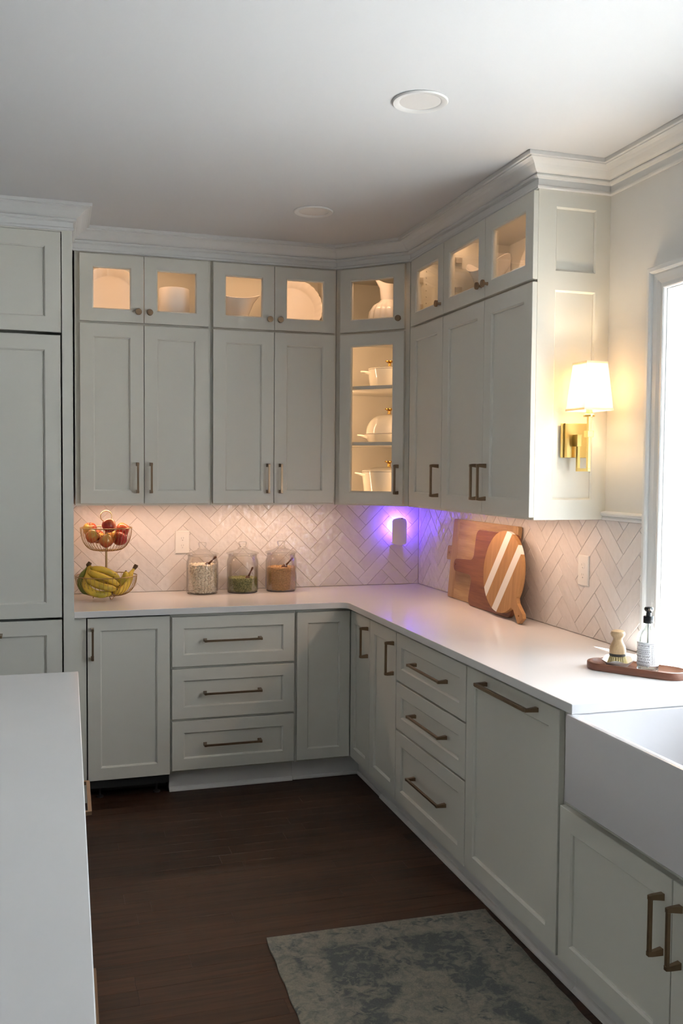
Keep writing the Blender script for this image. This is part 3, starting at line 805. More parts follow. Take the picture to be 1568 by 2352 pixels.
# right run
r = base('base_cabinet', 'narrow single-door off-white base cabinet next to the inside corner', (0, 0, 0), RZ, 0.922, 1.279)
d = door(r, 'door', 0.9235, 1.275, BB, BT, BY, rail=0.058); pull(d, 1.275 - 0.030, 0.745, 0.150, BY)
r = base('drawer_cabinet', 'off-white three-drawer base cabinet next to the dishwasher panel', (0, 0, 0), RZ, 1.280, 2.008)
for z0, z1, hz in ((0.657, BT, 0.770), (0.4415, 0.648, 0.553), (BB, 0.4325, 0.288)):
    d = door(r, 'drawer', 1.2835, 2.0045, z0, z1, BY, rail=0.056); pull(d, 1.675, hz, 0.335, BY, False)
r = base('dishwasher', 'dishwasher behind a tall off-white cabinet panel with long bronze pull', (0, 0, 0), RZ, 2.009, 2.672, 'dishwasher')
d = door(r, 'door', 2.0125, 2.6645, BB, BT, BY, rail=0.062); pull(d, 2.352, 0.836, 0.375, BY, False, so=0.036, w=0.012)
r = base('sink_cabinet', 'off-white two-door base cabinet under the apron-front sink', (0, 0, 0), RZ, 2.673, 3.745, ztop=0.620)
for a, c in ((2.673, 2.748), (3.642, 3.745)): MB().box(a, c, BF, -0.003, 0.621, CU - 0.0005).build('side_stile', paint, r)
for a, c, hs in ((2.677, 3.205, 1), (3.209, 3.738, -1)):
    d = door(r, 'door', a, c, BB, 0.584, BY, rail=0.062); pull(d, c - 0.033 if hs > 0 else a + 0.033, 0.458, 0.155, BY)
r = base('base_cabinet', 'off-white base cabinet standing past the sink', (0, 0, 0), RZ, 3.746, 4.70)
for a, c, hs in ((3.75, 4.222, 1), (4.226, 4.697, -1)):
    d = door(r, 'door', a, c, BB, BT, BY, rail=0.06); pull(d, c - 0.033 if hs > 0 else a + 0.033, 0.745, 0.150, BY)

# ice maker with cabinet panel, open black toe space and levelling feet
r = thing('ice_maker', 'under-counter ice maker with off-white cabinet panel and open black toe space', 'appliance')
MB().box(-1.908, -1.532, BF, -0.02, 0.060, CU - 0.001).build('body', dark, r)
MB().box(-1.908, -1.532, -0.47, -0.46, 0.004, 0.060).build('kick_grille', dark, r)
for xx in (-1.855, -1.585):
    f = MB().lathe([(0.0, 0.0), (0.017, 0.0), (0.017, 0.006), (0.006, 0.010), (0.006, 0.062), (0.0, 0.062)], 16, (xx, -0.54, 0.0)); f.build('levelling_foot', slot, r, smooth=True)
d = door(r, 'door', -1.911, -1.530, 0.104, BT + 0.008, BY, rail=0.058); pull(d, -1.911 + 0.022, 0.757, 0.150, BY)

# tall cabinet (panelled refrigerator surround)
tc_ = thing('tall_cabinet', 'tall off-white built-in cabinet with panelled doors beside the counter', 'cabinet')
b = MB(); b.box(-2.95, PX, PY + 0.14, -0.003, 0.10, 2.652); b.box(-2.018, PX, PY, PY + 0.14, 0.10, 2.652); b.box(-2.95, -2.905, PY, PY + 0.14, 0.10, 2.652); b.box(-2.905, -2.018, PY, PY + 0.14, 2.634, 2.652)
b.build('body', paint, tc_)
MB().box(-2.93, -1.985, PY + 0.06, -0.05, 0.0, 0.10).build('toe_kick', toep, tc_)
TYF = PY - 0.004
d = door(tc_, 'door', -2.903, -2.0225, 2.187, 2.632, TYF, rail=0.066)
d = door(tc_, 'door', -2.903, -2.0255, 0.900, 2.173, TYF, rail=0.066); pull(d, -2.86, 1.25, 0.45, TYF, so=0.045, w=0.014)
d = door(tc_, 'drawer', -2.903, -2.0255, 0.115, 0.888, TYF, rail=0.066); pull(d, -2.46, 0.83, 0.36, TYF, False, so=0.045, w=0.014)
MB().box(-1.9715, -1.9165, -0.612, -0.59, 0.0, CU - 0.001).build('filler', paint, tc_, bevel=0.001)

# ------------------------------------------------------------------ worktop with rounded inside corner and sink notch
E_ = -0.648
R_ = 0.045
arc = [(E_ - R_ + R_ * math.cos(a), E_ - R_ + R_ * math.sin(a)) for a in [PI / 2 - k * PI / 16 for k in range(9)]]
poly = [(PX + 0.001, -0.0005), (PX + 0.001, E_)] + arc + [(E_, -2.778), (-0.135, -2.778), (-0.135, -3.612), (E_, -3.612), (E_, -4.72), (-0.0005, -4.72), (-0.0005, -0.0005)]
wt = MB().prism(poly, CU, CT).build('worktop', quartz, bevel=0.002)
tag(wt, 'white quartz L-shaped worktop running round the corner and past the sink', 'worktop')

# apron sink
sk = MB()
X0, X1, Y0, Y1, Z0_, Z1_ = -0.657, -0.105, -3.638, -2.752, 0.626, 0.8835
w = 0.026
def rr(x0, x1, y0, y1, z, r=0.012, n=4):
    pts = []
    for cx, cy, a0 in ((x1 - r, y1 - r, 0), (x0 + r, y1 - r, PI / 2), (x0 + r, y0 + r, PI), (x1 - r, y0 + r, 3 * PI / 2)):
        for k in range(n + 1):
            a = a0 + k * PI / 2 / n; pts.append((cx + r * math.cos(a), cy + r * math.sin(a), z))
    return pts
loops = [rr(X0 + 0.004, X1 - 0.004, Y0 + 0.004, Y1 - 0.004, Z0_), rr(X0, X1, Y0, Y1, Z0_ + 0.004, 0.014), rr(X0, X1, Y0, Y1, Z1_ - 0.008, 0.014), rr(X0 + 0.0025, X1 - 0.0025, Y0 + 0.0025, Y1 - 0.0025, Z1_ - 0.0022, 0.013), rr(X0 + 0.008, X1 - 0.008, Y0 + 0.008, Y1 - 0.008, Z1_, 0.012),
         rr(X0 + w - 0.006, X1 - w + 0.006, Y0 + w - 0.006, Y1 - w + 0.006, Z1_, 0.02), rr(X0 + w, X1 - w, Y0 + w, Y1 - w, Z1_ - 0.006, 0.024), rr(X0 + w + 0.004, X1 - w - 0.004, Y0 + w + 0.004, Y1 - w - 0.004, 0.69, 0.03), rr(X0 + w + 0.02, X1 - w - 0.02, Y0 + w + 0.02, Y1 - w - 0.02, 0.665, 0.03)]
n = len(loops[0]); vs_ = [v for l in loops for v in l]; fs_ = [tuple(range(n - 1, -1, -1))]
for k in range(len(loops) - 1): fs_ += [(k * n + i, k * n + (i + 1) % n, (k + 1) * n + (i + 1) % n, (k + 1) * n + i) for i in range(n)]
fs_.append(tuple((len(loops) - 1) * n + i for i in range(n)))
sk.add(vs_, fs_)
snk = thing('apron_sink', 'white fireclay apron-front sink set into the worktop', 'sink')
sk.build('basin', fireclay, snk, smooth=True)
MB().lathe([(0.0, 0.0), (0.042, 0.0), (0.045, 0.003), (0.030, 0.004), (0.0, 0.0015)], 24, (-0.36, -3.195, 0.6652)).build('drain', chrome, snk, smooth=True)

# ------------------------------------------------------------------ island
isl = thing('kitchen_island', 'off-white island with white quartz top and bronze drawer pulls', 'island', (-1.985, -1.961, 0), -0.0143)
MB().box(-1.05, -0.037, -2.36, -0.035, 0.10, 0.8838).build('body', paint, isl)
MB().box(-1.00, -0.11, -2.31, -0.09, 0.0, 0.10).build('toe_kick', toep, isl)
MB().box(-1.10, 0.0, -2.42, 0.0, 0.884, CT).build('worktop', quartz, isl, bevel=0.002)
# faces look along +x: build in a frame turned by +90 degrees (front -Y -> +X)
def ifront(name, y0, y1, z0, z1, hz=None, L=0.28):
    d = door(isl, name, y0, y1, z0, z1, 0.015, rail=0.056)
    d.matrix_parent_inverse = Matrix.Identity(4); d.matrix_local = Matrix.Rotation(PI / 2, 4, 'Z')
    if hz: pull(d, (y0 + y1) / 2, hz, L, 0.015, False, so=0.036, w=0.011)
    return d
ifront('drawer', -0.50, -0.045, 0.655, BT); ifront('drawer', -0.50, -0.045, 0.115, 0.645, 0.588)
ifront('drawer', -1.42, -0.512, 0.655, BT); ifront('drawer', -1.42, -0.512, 0.115, 0.645, 0.33, 0.34)
ifront('drawer', -2.33, -1.432, 0.655, BT); ifront('drawer', -2.33, -1.432, 0.115, 0.645, 0.33, 0.34)

# ------------------------------------------------------------------ outlets and insect trap
def outlet(label, loc, rotz):
    r = thing('wall_outlet', label, 'outlet', loc, rotz)
    b = MB(); L = []
    for ins, y in ((0.0, 0.0), (0.0, -0.003), (0.004, -0.0058)):
        L += [(-0.0385 + ins, y, -0.062 + ins), (0.0385 - ins, y, -0.062 + ins), (0.0385 - ins, y, 0.062 - ins), (-0.0385 + ins, y, 0.062 - ins)]
    b.add(L, [(0, 1, 2, 3), (8, 11, 10, 9)] + [(k + i, k + (i + 1) % 4, k + 4 + (i + 1) % 4, k + 4 + i) for k in (0, 4) for i in range(4)])
    pl_ = b.build('plate', plastic, r); allc = []
    for dz in (0.020, -0.020):
        f = MB().lathe([(0.0, 0.0), (0.0165, 0.0), (0.0165, 0.0012), (0.0, 0.0012)], 24, sy=0.86).xform(Matrix.Translation((0, -0.0058, dz)) @ Matrix.Rotation(PI / 2, 4, 'X'))
        fo = f.build('receptacle', plastic, r)
        m = MB().lathe([(0.0, -0.0005), (0.0027, -0.0005), (0.0027, 0.012), (0.0, 0.012)], 12).xform(Matrix.Translation((0, 0.003, dz - 0.0085)) @ Matrix.Rotation(PI / 2, 4, 'X'))
        cs = [MB().box(-0.0075, -0.0050, -0.010, 0.003, dz - 0.001, dz + 0.0075), MB().box(0.0050, 0.0072, -0.010, 0.003, dz, dz + 0.0072), m]
        cut(fo, cs); allc += cs
    cut(pl_, allc)
    return r
outlet('white duplex outlet behind the jar of white beans', (-1.3905, -0.0095, 1.180), 0)
outlet('white duplex outlet between the cutting boards and the window', (-0.0095, -1.800, 1.180), RZ)

tr = thing('insect_trap', 'white plug-in insect trap glowing violet on the tiled wall', 'insect trap', (-0.148, -0.0095, 1.148))
# shield: bowed panel with curved top, standing off the wall
def trap_outline(x):  # top edge bows up, bottom edge bows down
    u = (x / 0.044)
    return 0.006 * (1 - 0) * (1 - (1 - u * u)) , 0.148 + 0.010 * (1 - u * u)
b = MB(); nx = 14; vs_ = []; fs_ = []
for side in (0, 1):
    for i in range(nx + 1):
        x = -0.044 + 0.088 * i / nx; u = x / 0.044
        zt = 0.146 + 0.012 * (1 - u * u) - (0.006 if abs(u) > 0.95 else 0); zb = 0.0 + 0.012 * u * u * (1 if x < 0 else 0.6)
        yy = -0.062 + 0.010 * u * u + (0.0 if side == 0 else 0.006)
        for z in (zb, zb + 0.012, (zb + zt) / 2, zt - 0.012, zt):
            e = 0.006 if (z in (zb, zt)) and side == 0 else 0
            vs_.append((x, yy + e, z))
m5 = 5; S = (nx + 1) * m5
for side in (0, 1):
    for i in range(nx):
        for j in range(4):
            a = side * S + i * m5 + j; fs_.append((a, a + m5, a + m5 + 1, a + 1))
for i in range(nx):
    fs_.append((i * m5, (i + 1) * m5, S + (i + 1) * m5, S + i * m5)); fs_.append((i * m5 + 4, S + i * m5 + 4, S + (i + 1) * m5 + 4, (i + 1) * m5 + 4))
for j in range(4):
    fs_.append((j, S + j, S + j + 1, j + 1)); a = nx * m5 + j; fs_.append((a, a + 1, S + a + 1, S + a))
b.add(vs_, fs_); b.build('shield', plastic, tr, smooth=True)
b = MB(); b.box(-0.036, 0.036, -0.050, -0.006, 0.006, 0.018); b.box(-0.010, 0.010, -0.056, -0.004, 0.018, 0.10); b.box(-0.008, 0.008, -0.056, -0.045, 0.10, 0.152)
b.build('base_body', plastic, tr, bevel=0.002)
for sx in (-1, 1): MB().box(sx * 0.022 - 0.006, sx * 0.022 + 0.006, -0.0535, -0.0515, 0.075, 0.135).build('violet_lamp', uvled, tr)
for sx in (-1, 1):
    add_light('violet_glow', 'AREA', (sx * 0.022, -0.050, 0.108), 0.65, (0.13, 0.05, 1.0), 0.014, 0.06, (math.radians(90), 0, 0), tr)
bt = MB(); bt.lathe([(0.0, 0), (0.007, 0), (0.007, 0.004), (0, 0.004)], 14, (0.012, -0.055, 0.152)); bt.build('touch_button', slot, tr)

# ------------------------------------------------------------------ ceiling downlights
for (x, y, lab) in ((-0.94, -2.294, 'round white recessed ceiling light nearer the window'), (-0.925, -0.97, 'round white recessed ceiling light above the inside corner of the counters')):
    r = thing('ceiling_light', lab, 'ceiling light', (x, y, CEIL))
    MB().lathe([(0.066, -0.0005), (0.089, -0.0005), (0.0895, -0.003), (0.086, -0.007), (0.070, -0.006), (0.066, -0.003)], 48, close=True).build('trim_ring', bulb_trim, r, smooth=True)
    MB().lathe([(0.0, -0.0035), (0.050, -0.0032), (0.0675, -0.0025), (0.0675, -0.0006), (0.0, -0.0006)], 48).build('lens', lens_m, r, smooth=True)

# ------------------------------------------------------------------ sconce
sc = thing('wall_sconce', 'brass wall sconce with square tapered white shade, lit', 'sconce', (-0.141, EY, 1.58))
b = MB(); b.box(-0.061, 0.061, -0.006, -0.0008, 0.052, 0.184); b.box(-0.050, 0.061, -0.016, -0.006, 0.052, 0.184); b.build('backplate', brass, sc, bevel=0.0012)
b = MB(); b.box(-0.018, 0.002, -0.050, -0.016, 0.095, 0.140); b.build('hub', brass, sc, bevel=0.001)
b = MB(); q = 0.0058
b.box(-q - 0.006, q - 0.006, -0.044, -0.032, 0.0, 0.10); b.box(-q - 0.006, q - 0.006, -0.116, -0.044, 0.0, 0.0116); b.box(-q - 0.006, q - 0.006, -0.116, -0.104, 0.0116, 0.206)
b.build('arm', brass, sc, bevel=0.0008)
b = MB(); b.box(-0.019, 0.007, -0.123, -0.097, 0.128, 0.152); b.build('collar', brass, sc, bevel=0.001)
b = MB().lathe([(0.0, 0.204), (0.021, 0.204), (0.021, 0.211), (0.013, 0.216), (0.012, 0.232), (0.0, 0.232)], 24, (-0.006, -0.110, 0)); b.build('candle_cup', brass, sc, smooth=True)
b = MB().lathe([(0.0, 0.232), (0.010, 0.234), (0.016, 0.252), (0.021, 0.272), (0.016, 0.290), (0.0, 0.298)], 20, (-0.006, -0.110, 0)); b.build('bulb', bulb_m, sc, smooth=True)
S0 = [(-0.067, -0.176), (0.055, -0.176), (0.055, -0.044), (-0.067, -0.044)]; S1 = [(-0.050, -0.158), (0.038, -0.158), (0.038, -0.062), (-0.050, -0.062)]
b = MB(); zb, zt = 0.226, 0.406; k = 0.0015
cxs, cys = -0.006, -0.110
def shr(P, d): return [(p[0] - d * (1 if p[0] > cxs else -1), p[1] - d * (1 if p[1] > cys else -1)) for p in P]
L = [(*p, zb) for p in S0] + [(*p, zt) for p in S1] + [(*p, zt) for p in shr(S1, k)] + [(*p, zb) for p in shr(S0, k)]
b.add(L, [(a * 4 + i, a * 4 + (i + 1) % 4, ((a + 1) % 4) * 4 + (i + 1) % 4, ((a + 1) % 4) * 4 + i) for a in range(4) for i in range(4)])
sh_o = b.build('shade', shadem, sc)
for P, z, nm in ((S0, zb, 'lower_band'), (S1, zt, 'upper_band')):
    tb = MB(); o_ = shr(P, -0.0008); i_ = shr(P, 0.0005); z0, z1 = (z, z + 0.008) if z == zb else (z - 0.008, z)
    tb.add([(*p, z0) for p in o_] + [(*p, z1) for p in o_] + [(*p, z1) for p in i_] + [(*p, z0) for p in i_], [(a * 4 + i, a * 4 + (i + 1) % 4, ((a + 1) % 4) * 4 + (i + 1) % 4, ((a + 1) % 4) * 4 + i) for a in range(4) for i in range(4)])
    tb.build('trim_band', shadem, sh_o)
add_light('bulb_glow', 'POINT', (-0.006, -0.110, 0.315), 3.6, (1.0, 0.74, 0.46), parent=sc, radius=0.02)

# ------------------------------------------------------------------ crockery behind glass
def dish(name, label, cat, prof, n, loc, rot=(0, 0, 0), wave=None, mat=ceramic, sx=1, sy=1):
    o = MB().lathe(prof, n, wave=wave, sx=sx, sy=sy).build(name, mat, smooth=True); o.location = loc; o.rotation_euler = rot
    return tag(o, label, cat)
def fluted(k0, amp, nlob):
    return lambda a, k: 1 + (amp * abs(math.sin(nlob * a / 2)) if k >= k0 else 0)
SH = SPL + 0.0065
pie = [(r_ * 1.11, z_ * 1.11) for r_, z_ in [(0.0, 0.0), (0.106, 0.0), (0.112, 0.005), (0.131, 0.050), (0.1345, 0.052), (0.137, 0.050), (0.135, 0.045), (0.117, -0.002), (0.110, -0.006), (0.0, -0.006)]]
wv = lambda a, k: 1 + (0.028 * abs(math.sin(14 * a)) if 3 <= k <= 6 else 0)
dish('pie_dish', 'scalloped white pie dish standing upright beside the white crock', 'dish', pie, 112, (-1.770, -0.105, SH + 0.1565), (math.radians(80), 0, 0), wv, matte_ceramic)
dish('pie_dish', 'scalloped white pie dish standing upright beside the white sauce bowl', 'dish', pie, 112, (-0.803, -0.105, SH + 0.1565), (math.radians(80), 0, 0), wv)
dish('crock', 'plain white ceramic crock behind the cabinet glass', 'crock', [(0.0, 0.0), (0.074, 0.0), (0.078, 0.004), (0.078, 0.205), (0.076, 0.208), (0.072, 0.205), (0.072, 0.008), (0.0, 0.008)], 48, (-1.456, -0.19, SH), mat=matte_ceramic)
def boat(name, label, loc, rotz, a=0.135, bw=0.07, h=0.13, lift=0.06):
    b = MB(); n = 56; prof = [(0.38, 0.0), (0.42, 0.004), (0.47, 0.25), (0.56, 0.52), (0.74, 0.80), (1.0, 1.0), (0.975, 1.01), (0.71, 0.80), (0.53, 0.53), (0.43, 0.27), (0.0, 0.10)]
    vs = []; fs = []
    for k, (r, z) in enumerate(prof):
        for i in range(n):
            t = 2 * PI * i / n; c, s = math.cos(t), math.sin(t)
            zz = z * (h + lift * c * c) if k else 0.0
            vs.append((a * r * c, bw * r * s * (1.0 - 0.25 * c * c), zz))
    m = len(prof)
    for k in range(m - 1): fs += [(k * n + i, k * n + (i + 1) % n, (k + 1) * n + (i + 1) % n, (k + 1) * n + i) for i in range(n)]
    fs.append(tuple(range(n - 1, -1, -1)))
    b.add(vs, fs); o = b.build(name, ceramic, smooth=True); o.location = loc; o.rotation_euler = (0, 0, rotz)
    return tag(o, label, 'bowl')
boat('sauce_bowl', 'white boat-shaped bowl with swooping rim above the glass jars', (-1.132, -0.17, SH), 0.0, 0.134, 0.10, 0.172, 0.036)
boat('sauce_bowl', 'white boat-shaped bowl with swooping rim beside the oval platter', (-0.20, -1.275, SH), -PI / 2 + 0.25, 0.135, 0.075, 0.165, 0.06)
o = MB().box(-0.115, -0.016, -1.136, -1.124, SH + 0.0005, SH + 0.295).build('serving_tray', matte_ceramic, bevel=0.004)
tag(o, 'narrow white rectangular tray standing on end behind the boat-shaped bowl', 'tray')
dish('round_platter', 'large round white platter leaning on the cabinet back near the sconce end', 'platter', [(0.0, 0.0), (0.100, 0.0), (0.115, 0.006), (0.157, 0.014), (0.157, 0.017), (0.115, 0.010), (0.100, 0.004), (0.0, 0.004)], 64, (-0.060, -1.475, SH + 0.1555), (math.radians(82), 0, RZ), mat=matte_ceramic)
# ribbed pitcher
def pitcher():
    r = thing('pitcher', 'white ribbed ceramic pitcher with flared spout in the corner cabinet', 'pitcher', (-0.325, -0.31, SPT + 0.0065), PI + 0.3); r.scale = (1.14, 1.14, 1.13)
    prof = [(0.0, 0.0), (0.055, 0.0), (0.070, 0.010), (0.088, 0.045), (0.090, 0.078), (0.085, 0.112), (0.068, 0.140), (0.043, 0.157), (0.035, 0.166), (0.034, 0.215), (0.037, 0.235), (0.039, 0.240), (0.034, 0.235), (0.030, 0.214), (0.031, 0.168), (0.0, 0.160)]
    b = MB(); n = 96; vs = []; fs = []
    for k, (rd, z) in enumerate(prof):
        for i in range(n):
            a = 2 * PI * i / n
            rb = 1 + (0.085 * abs(math.sin(7 * a)) - 0.05 if 2 <= k <= 6 else 0)
            sp = max(0.0, math.cos(a)) ** 6 * (max(0, z - 0.205) / 0.035) if 9 <= k <= 12 else 0
            vs.append((rd * rb * math.cos(a) + 0.040 * sp, rd * rb * math.sin(a) * (1 - 0.35 * sp), z + 0.022 * sp))
    for k in range(len(prof) - 1): fs += [(k * n + i, k * n + (i + 1) % n, (k + 1) * n + (i + 1) % n, (k + 1) * n + i) for i in range(n)]
    b.add(vs, fs); b.build('body', ceramic, r, smooth=True)
    h = MB().tube([(-0.034, 0, 0.222), (-0.060, 0, 0.232), (-0.085, 0, 0.220), (-0.095, 0, 0.180), (-0.094, 0, 0.135), (-0.082, 0, 0.098)], [0.008, 0.009, 0.0095, 0.009, 0.0085, 0.008], 12); h.build('handle', ceramic, r, smooth=True)
pitcher()
# cookware
def pot(label, loc, R, H, dome, lidz, ears, name='casserole_pot'):
    r = thing(name, label, 'pot', loc, math.atan2(-0.295, 0.955))
    if dome:
        body = [(0.0, 0.0), (R * 0.80, 0.0), (R * 0.86, 0.006), (R, H - 0.006), (R * 1.02, H - 0.002), (R * 1.02, H), (R * 0.96, H), (0.0, H - 0.01)]
        lid = [(R * 1.0, H + 0.002)] + [(R * 0.93 * math.cos(t) ** 0.75, H + 0.006 + dome * math.sin(t)) for t in [k * PI / 2 / 12 for k in range(12)]] + [(0.0, H + 0.006 + dome)]
        top = H + 0.006 + dome
    else:
        body = [(0.0, 0.0), (R * 0.84, 0.0), (R * 0.89, 0.006), (R, H - 0.004), (R * 1.0, H), (R * 0.95, H), (0.0, H - 0.01)]
        lid = [(R * 0.99, H + 0.0015), (R * 1.005, H + 0.003), (R * 1.0, H + 0.007), (R * 0.86, H + lidz * 0.55), (R * 0.5, H + lidz * 0.9), (R * 0.12, H + lidz), (0.0, H + lidz)]
        top = H + lidz
    bo = MB().lathe(body, 56).build('body', enamel, r, smooth=True)
    MB().lathe([(R * 0.955, H - 0.0005), (R * 0.99, H - 0.0005), (R * 0.99, H + 0.002), (R * 0.955, H + 0.002)], 56, close=True).build('rim', slot, r, smooth=True)
    lo = MB().lathe(lid, 56).build('lid', enamel, r, smooth=True)
    MB().lathe([(0.0, top - 0.001), (0.010, top - 0.001), (0.008, top + 0.008), (0.008, top + 0.016), (0.014, top + 0.021), (0.023, top + 0.025), (0.0235, top + 0.030), (0.018, top + 0.032), (0.0, top + 0.0325)], 28).build('knob', gold, lo, smooth=True)
    for s in (-1, 1):
        e = MB(); vs = []; nz = 11; zz = H - ears
        for i in range(nz):
            t = -1 + 2 * i / (nz - 1); ext = math.sqrt(max(0, 1 - t * t))
            yy = t * R * 0.46; xr = math.sqrt(max(0.0, (R * 0.955) ** 2 - yy * yy))
            xo = xr + 0.046 * ext
            vs += [(s * xr, yy, zz - 0.010), (s * xr, yy, zz + 0.004), (s * xo, yy, zz + 0.006 + 0.008 * ext), (s * xo, yy, zz + 0.001 + 0.006 * ext)]
        fs = []
        for i in range(nz - 1): fs += [(i * 4 + k, i * 4 + (k + 1) % 4, (i + 1) * 4 + (k + 1) % 4, (i + 1) * 4 + k) for k in range(4)]
        e.add(vs, fs); e.build('handle', enamel, r, smooth=True)
pot('small cream enamel pot with flat lid and gold knob on the upper shelf', (-0.305, -0.295, 2.0225), 0.118, 0.100, 0, 0.022, 0.018)
pot('cream enamel bread oven with high domed lid and gold knob', (-0.305, -0.295, 1.7275), 0.135, 0.046, 0.106, 0, 0.014, 'bread_oven')
pot('large cream enamel pot with low lid and gold knob on the cabinet bottom', (-0.305, -0.300, CB + 0.0185), 0.148, 0.158, 0, 0.030, 0.016)

# ------------------------------------------------------------------ fruit stand, apples, bananas
FX, FY, FZ = -1.803, -0.215, CT
fs = thing('fruit_stand', 'two-tier brass wire fruit stand beside the tall cabinet', 'fruit stand', (FX, FY, FZ))
MB().tube([(0, 0, 0.018), (0, 0, 0.395)], 0.0055, 12).build('post', wirem, fs, smooth=True)
MB().tube([(0.028 * math.sin(2 * PI * k / 28), 0, 0.421 - 0.028 * math.cos(2 * PI * k / 28)) for k in range(28)], 0.0022, 8, closed=True).build('ring_handle', wirem, fs, smooth=True)
def basket(zr, zb, R, rb, nr, nm):
    b = MB()
    def prof(t):
        a = t * PI / 2
        return (rb + (R - rb) * math.sin(a) ** 0.8, zb + (zr - zb) * (1 - math.cos(a)))
    for i in range(nr):
        a = 2 * PI * i / nr
        b.tube([(prof(t)[0] * math.cos(a), prof(t)[0] * math.sin(a), prof(t)[1]) for t in [k / 9 for k in range(10)]], 0.0011, 5)
    w = b.build('wire_ribs', wirem, fs, smooth=True)
    for (rr_, z, t) in ((R, zr, 0.0026), (rb, zb, 0.0022), (rb * 0.5, zb, 0.0016)):
        MB().tube([(rr_ * math.cos(2 * PI * k / 48), rr_ * math.sin(2 * PI * k / 48), z) for k in range(48)], t, 8, closed=True).build('rim', wirem, w, smooth=True)
    c = MB()
    for i in range(6):
        a = PI * i / 6; c.tube([(-rb * math.cos(a), -rb * math.sin(a), zb), (rb * math.cos(a), rb * math.sin(a), zb)], 0.0013, 5)
    c.build('floor_wires', wirem, w, smooth=True)
basket(0.362, 0.246, 0.128, 0.045, 40, 'upper')
basket(0.118, 0.018, 0.153, 0.062, 44, 'lower')
for k in range(3):
    a = -PI / 2 + 0.35 + 2 * PI * k / 3
    t = Vector((-math.sin(a), math.cos(a), 0)); c = Vector((0.066 * math.cos(a), 0.066 * math.sin(a), 0))
    MB().tube([c + t * 0.012 + Vector((0, 0, 0.018)), c + t * 0.003 + Vector((0, 0, 0.0018)), c - t * 0.003 + Vector((0, 0, 0.0018)), c - t * 0.012 + Vector((0, 0, 0.018))], 0.0016, 6).build('foot', wirem, fs, smooth=True)
ap_me = MB().lathe([(0.0, -0.026), (0.010, -0.030), (0.018, -0.0325), (0.027, -0.027), (0.034, -0.012), (0.0375, 0.004), (0.036, 0.018), (0.029, 0.029), (0.020, 0.033), (0.011, 0.031), (0.005, 0.025), (0.0, 0.021)], 32).mesh('apple')
ap_me.materials.append(applem)
st_me = MB().tube([(0, 0, 0.020), (0.001, 0.001, 0.030), (0.004, 0.002, 0.040)], [0.0014, 0.0013, 0.0018], 8).mesh('stem'); st_me.materials.append(stemm)
apples = [(-0.080, 0.012, 0.352, (0.3, -0.2, 0.5), 'streaked red apple resting high beside the ring post'), (-0.070, -0.054, 0.322, (0.9, 0.5, 1.0), 'red apple low against the front wires of the upper basket'), (0.012, -0.050, 0.374, (0.55, 0.15, 3.6), 'yellow-blushed red apple topping the upper basket'),
          (-0.004, -0.080, 0.300, (-0.5, 0.4, 2.2), 'orange-red apple at the bottom front of the upper basket'), (0.066, -0.054, 0.308, (1.35, 0.1, 5.1), 'dark red apple showing its stem hollow in the upper basket'), (0.083, 0.012, 0.350, (1.1, 0.9, 4.1), 'red and yellow apple high at the rim of the upper basket'),
          (0.036, 0.062, 0.312, (0.2, 0.3, 0.8), 'red apple behind the post in the upper basket'), (-0.040, 0.066, 0.312, (0.4, -0.5, 1.9), 'red apple at the back rim of the upper basket')]
for k, (x, y, z, rot, lab) in enumerate(apples):
    r = link('apple', ap_me, applem, smooth='all'); r.location = (FX + x, FY + y, FZ + z); r.rotation_euler = rot; r.scale = (0.93, 0.93, 0.93); tag(r, lab, 'apple', 'apples in the fruit stand')
    link('stem', st_me, stemm, r, smooth='all')
def banana(parent, pts, rad, mat):
    P = [Vector(p) for p in pts]
    # Catmull-Rom through the points
    out = []
    Q = [P[0] * 2 - P[1]] + P + [P[-1] * 2 - P[-2]]
    for i in range(1, len(Q) - 2):
        for t in [k / 6 for k in range(6)]:
            a, b_, c, d_ = Q[i - 1], Q[i], Q[i + 1], Q[i + 2]
            out.append(0.5 * (2 * b_ + (c - a) * t + (2 * a - 5 * b_ + 4 * c - d_) * t * t + (3 * b_ - a - 3 * c + d_) * t ** 3))
    out.append(P[-1]); m = len(out); rr_ = []
    for i in range(m):
        u = i / (m - 1)
        if u < 0.16: r_ = rad * (0.36 + 0.1 * u / 0.16)
        elif u < 0.30: r_ = rad * (0.46 + 0.50 * (u - 0.16) / 0.14)
        elif u < 0.78: r_ = rad * (0.96 + 0.04 * math.sin((u - 0.3) / 0.48 * PI))
        else: r_ = rad * max(0.28, math.sqrt(max(0, 1 - ((u - 0.78) / 0.22) ** 2 * 0.93)))
        rr_.append(r_)
    o = MB().tube(out, rr_, 10).build('banana', mat, parent, smooth='all')
    MB().tube([out[-1] - (out[-1] - out[-2]).normalized() * 0.002, out[-1] + (out[-1] - out[-2]).normalized() * 0.005], [rad * 0.32, rad * 0.2], 8).build('tip', stemm, o, smooth=True)
    return o
b1 = thing('banana_bunch', 'bunch of yellow-green bananas heaped in the lower wire basket', 'bananas', (FX, FY, FZ))
crown = (-0.086, 0.0, 0.170)
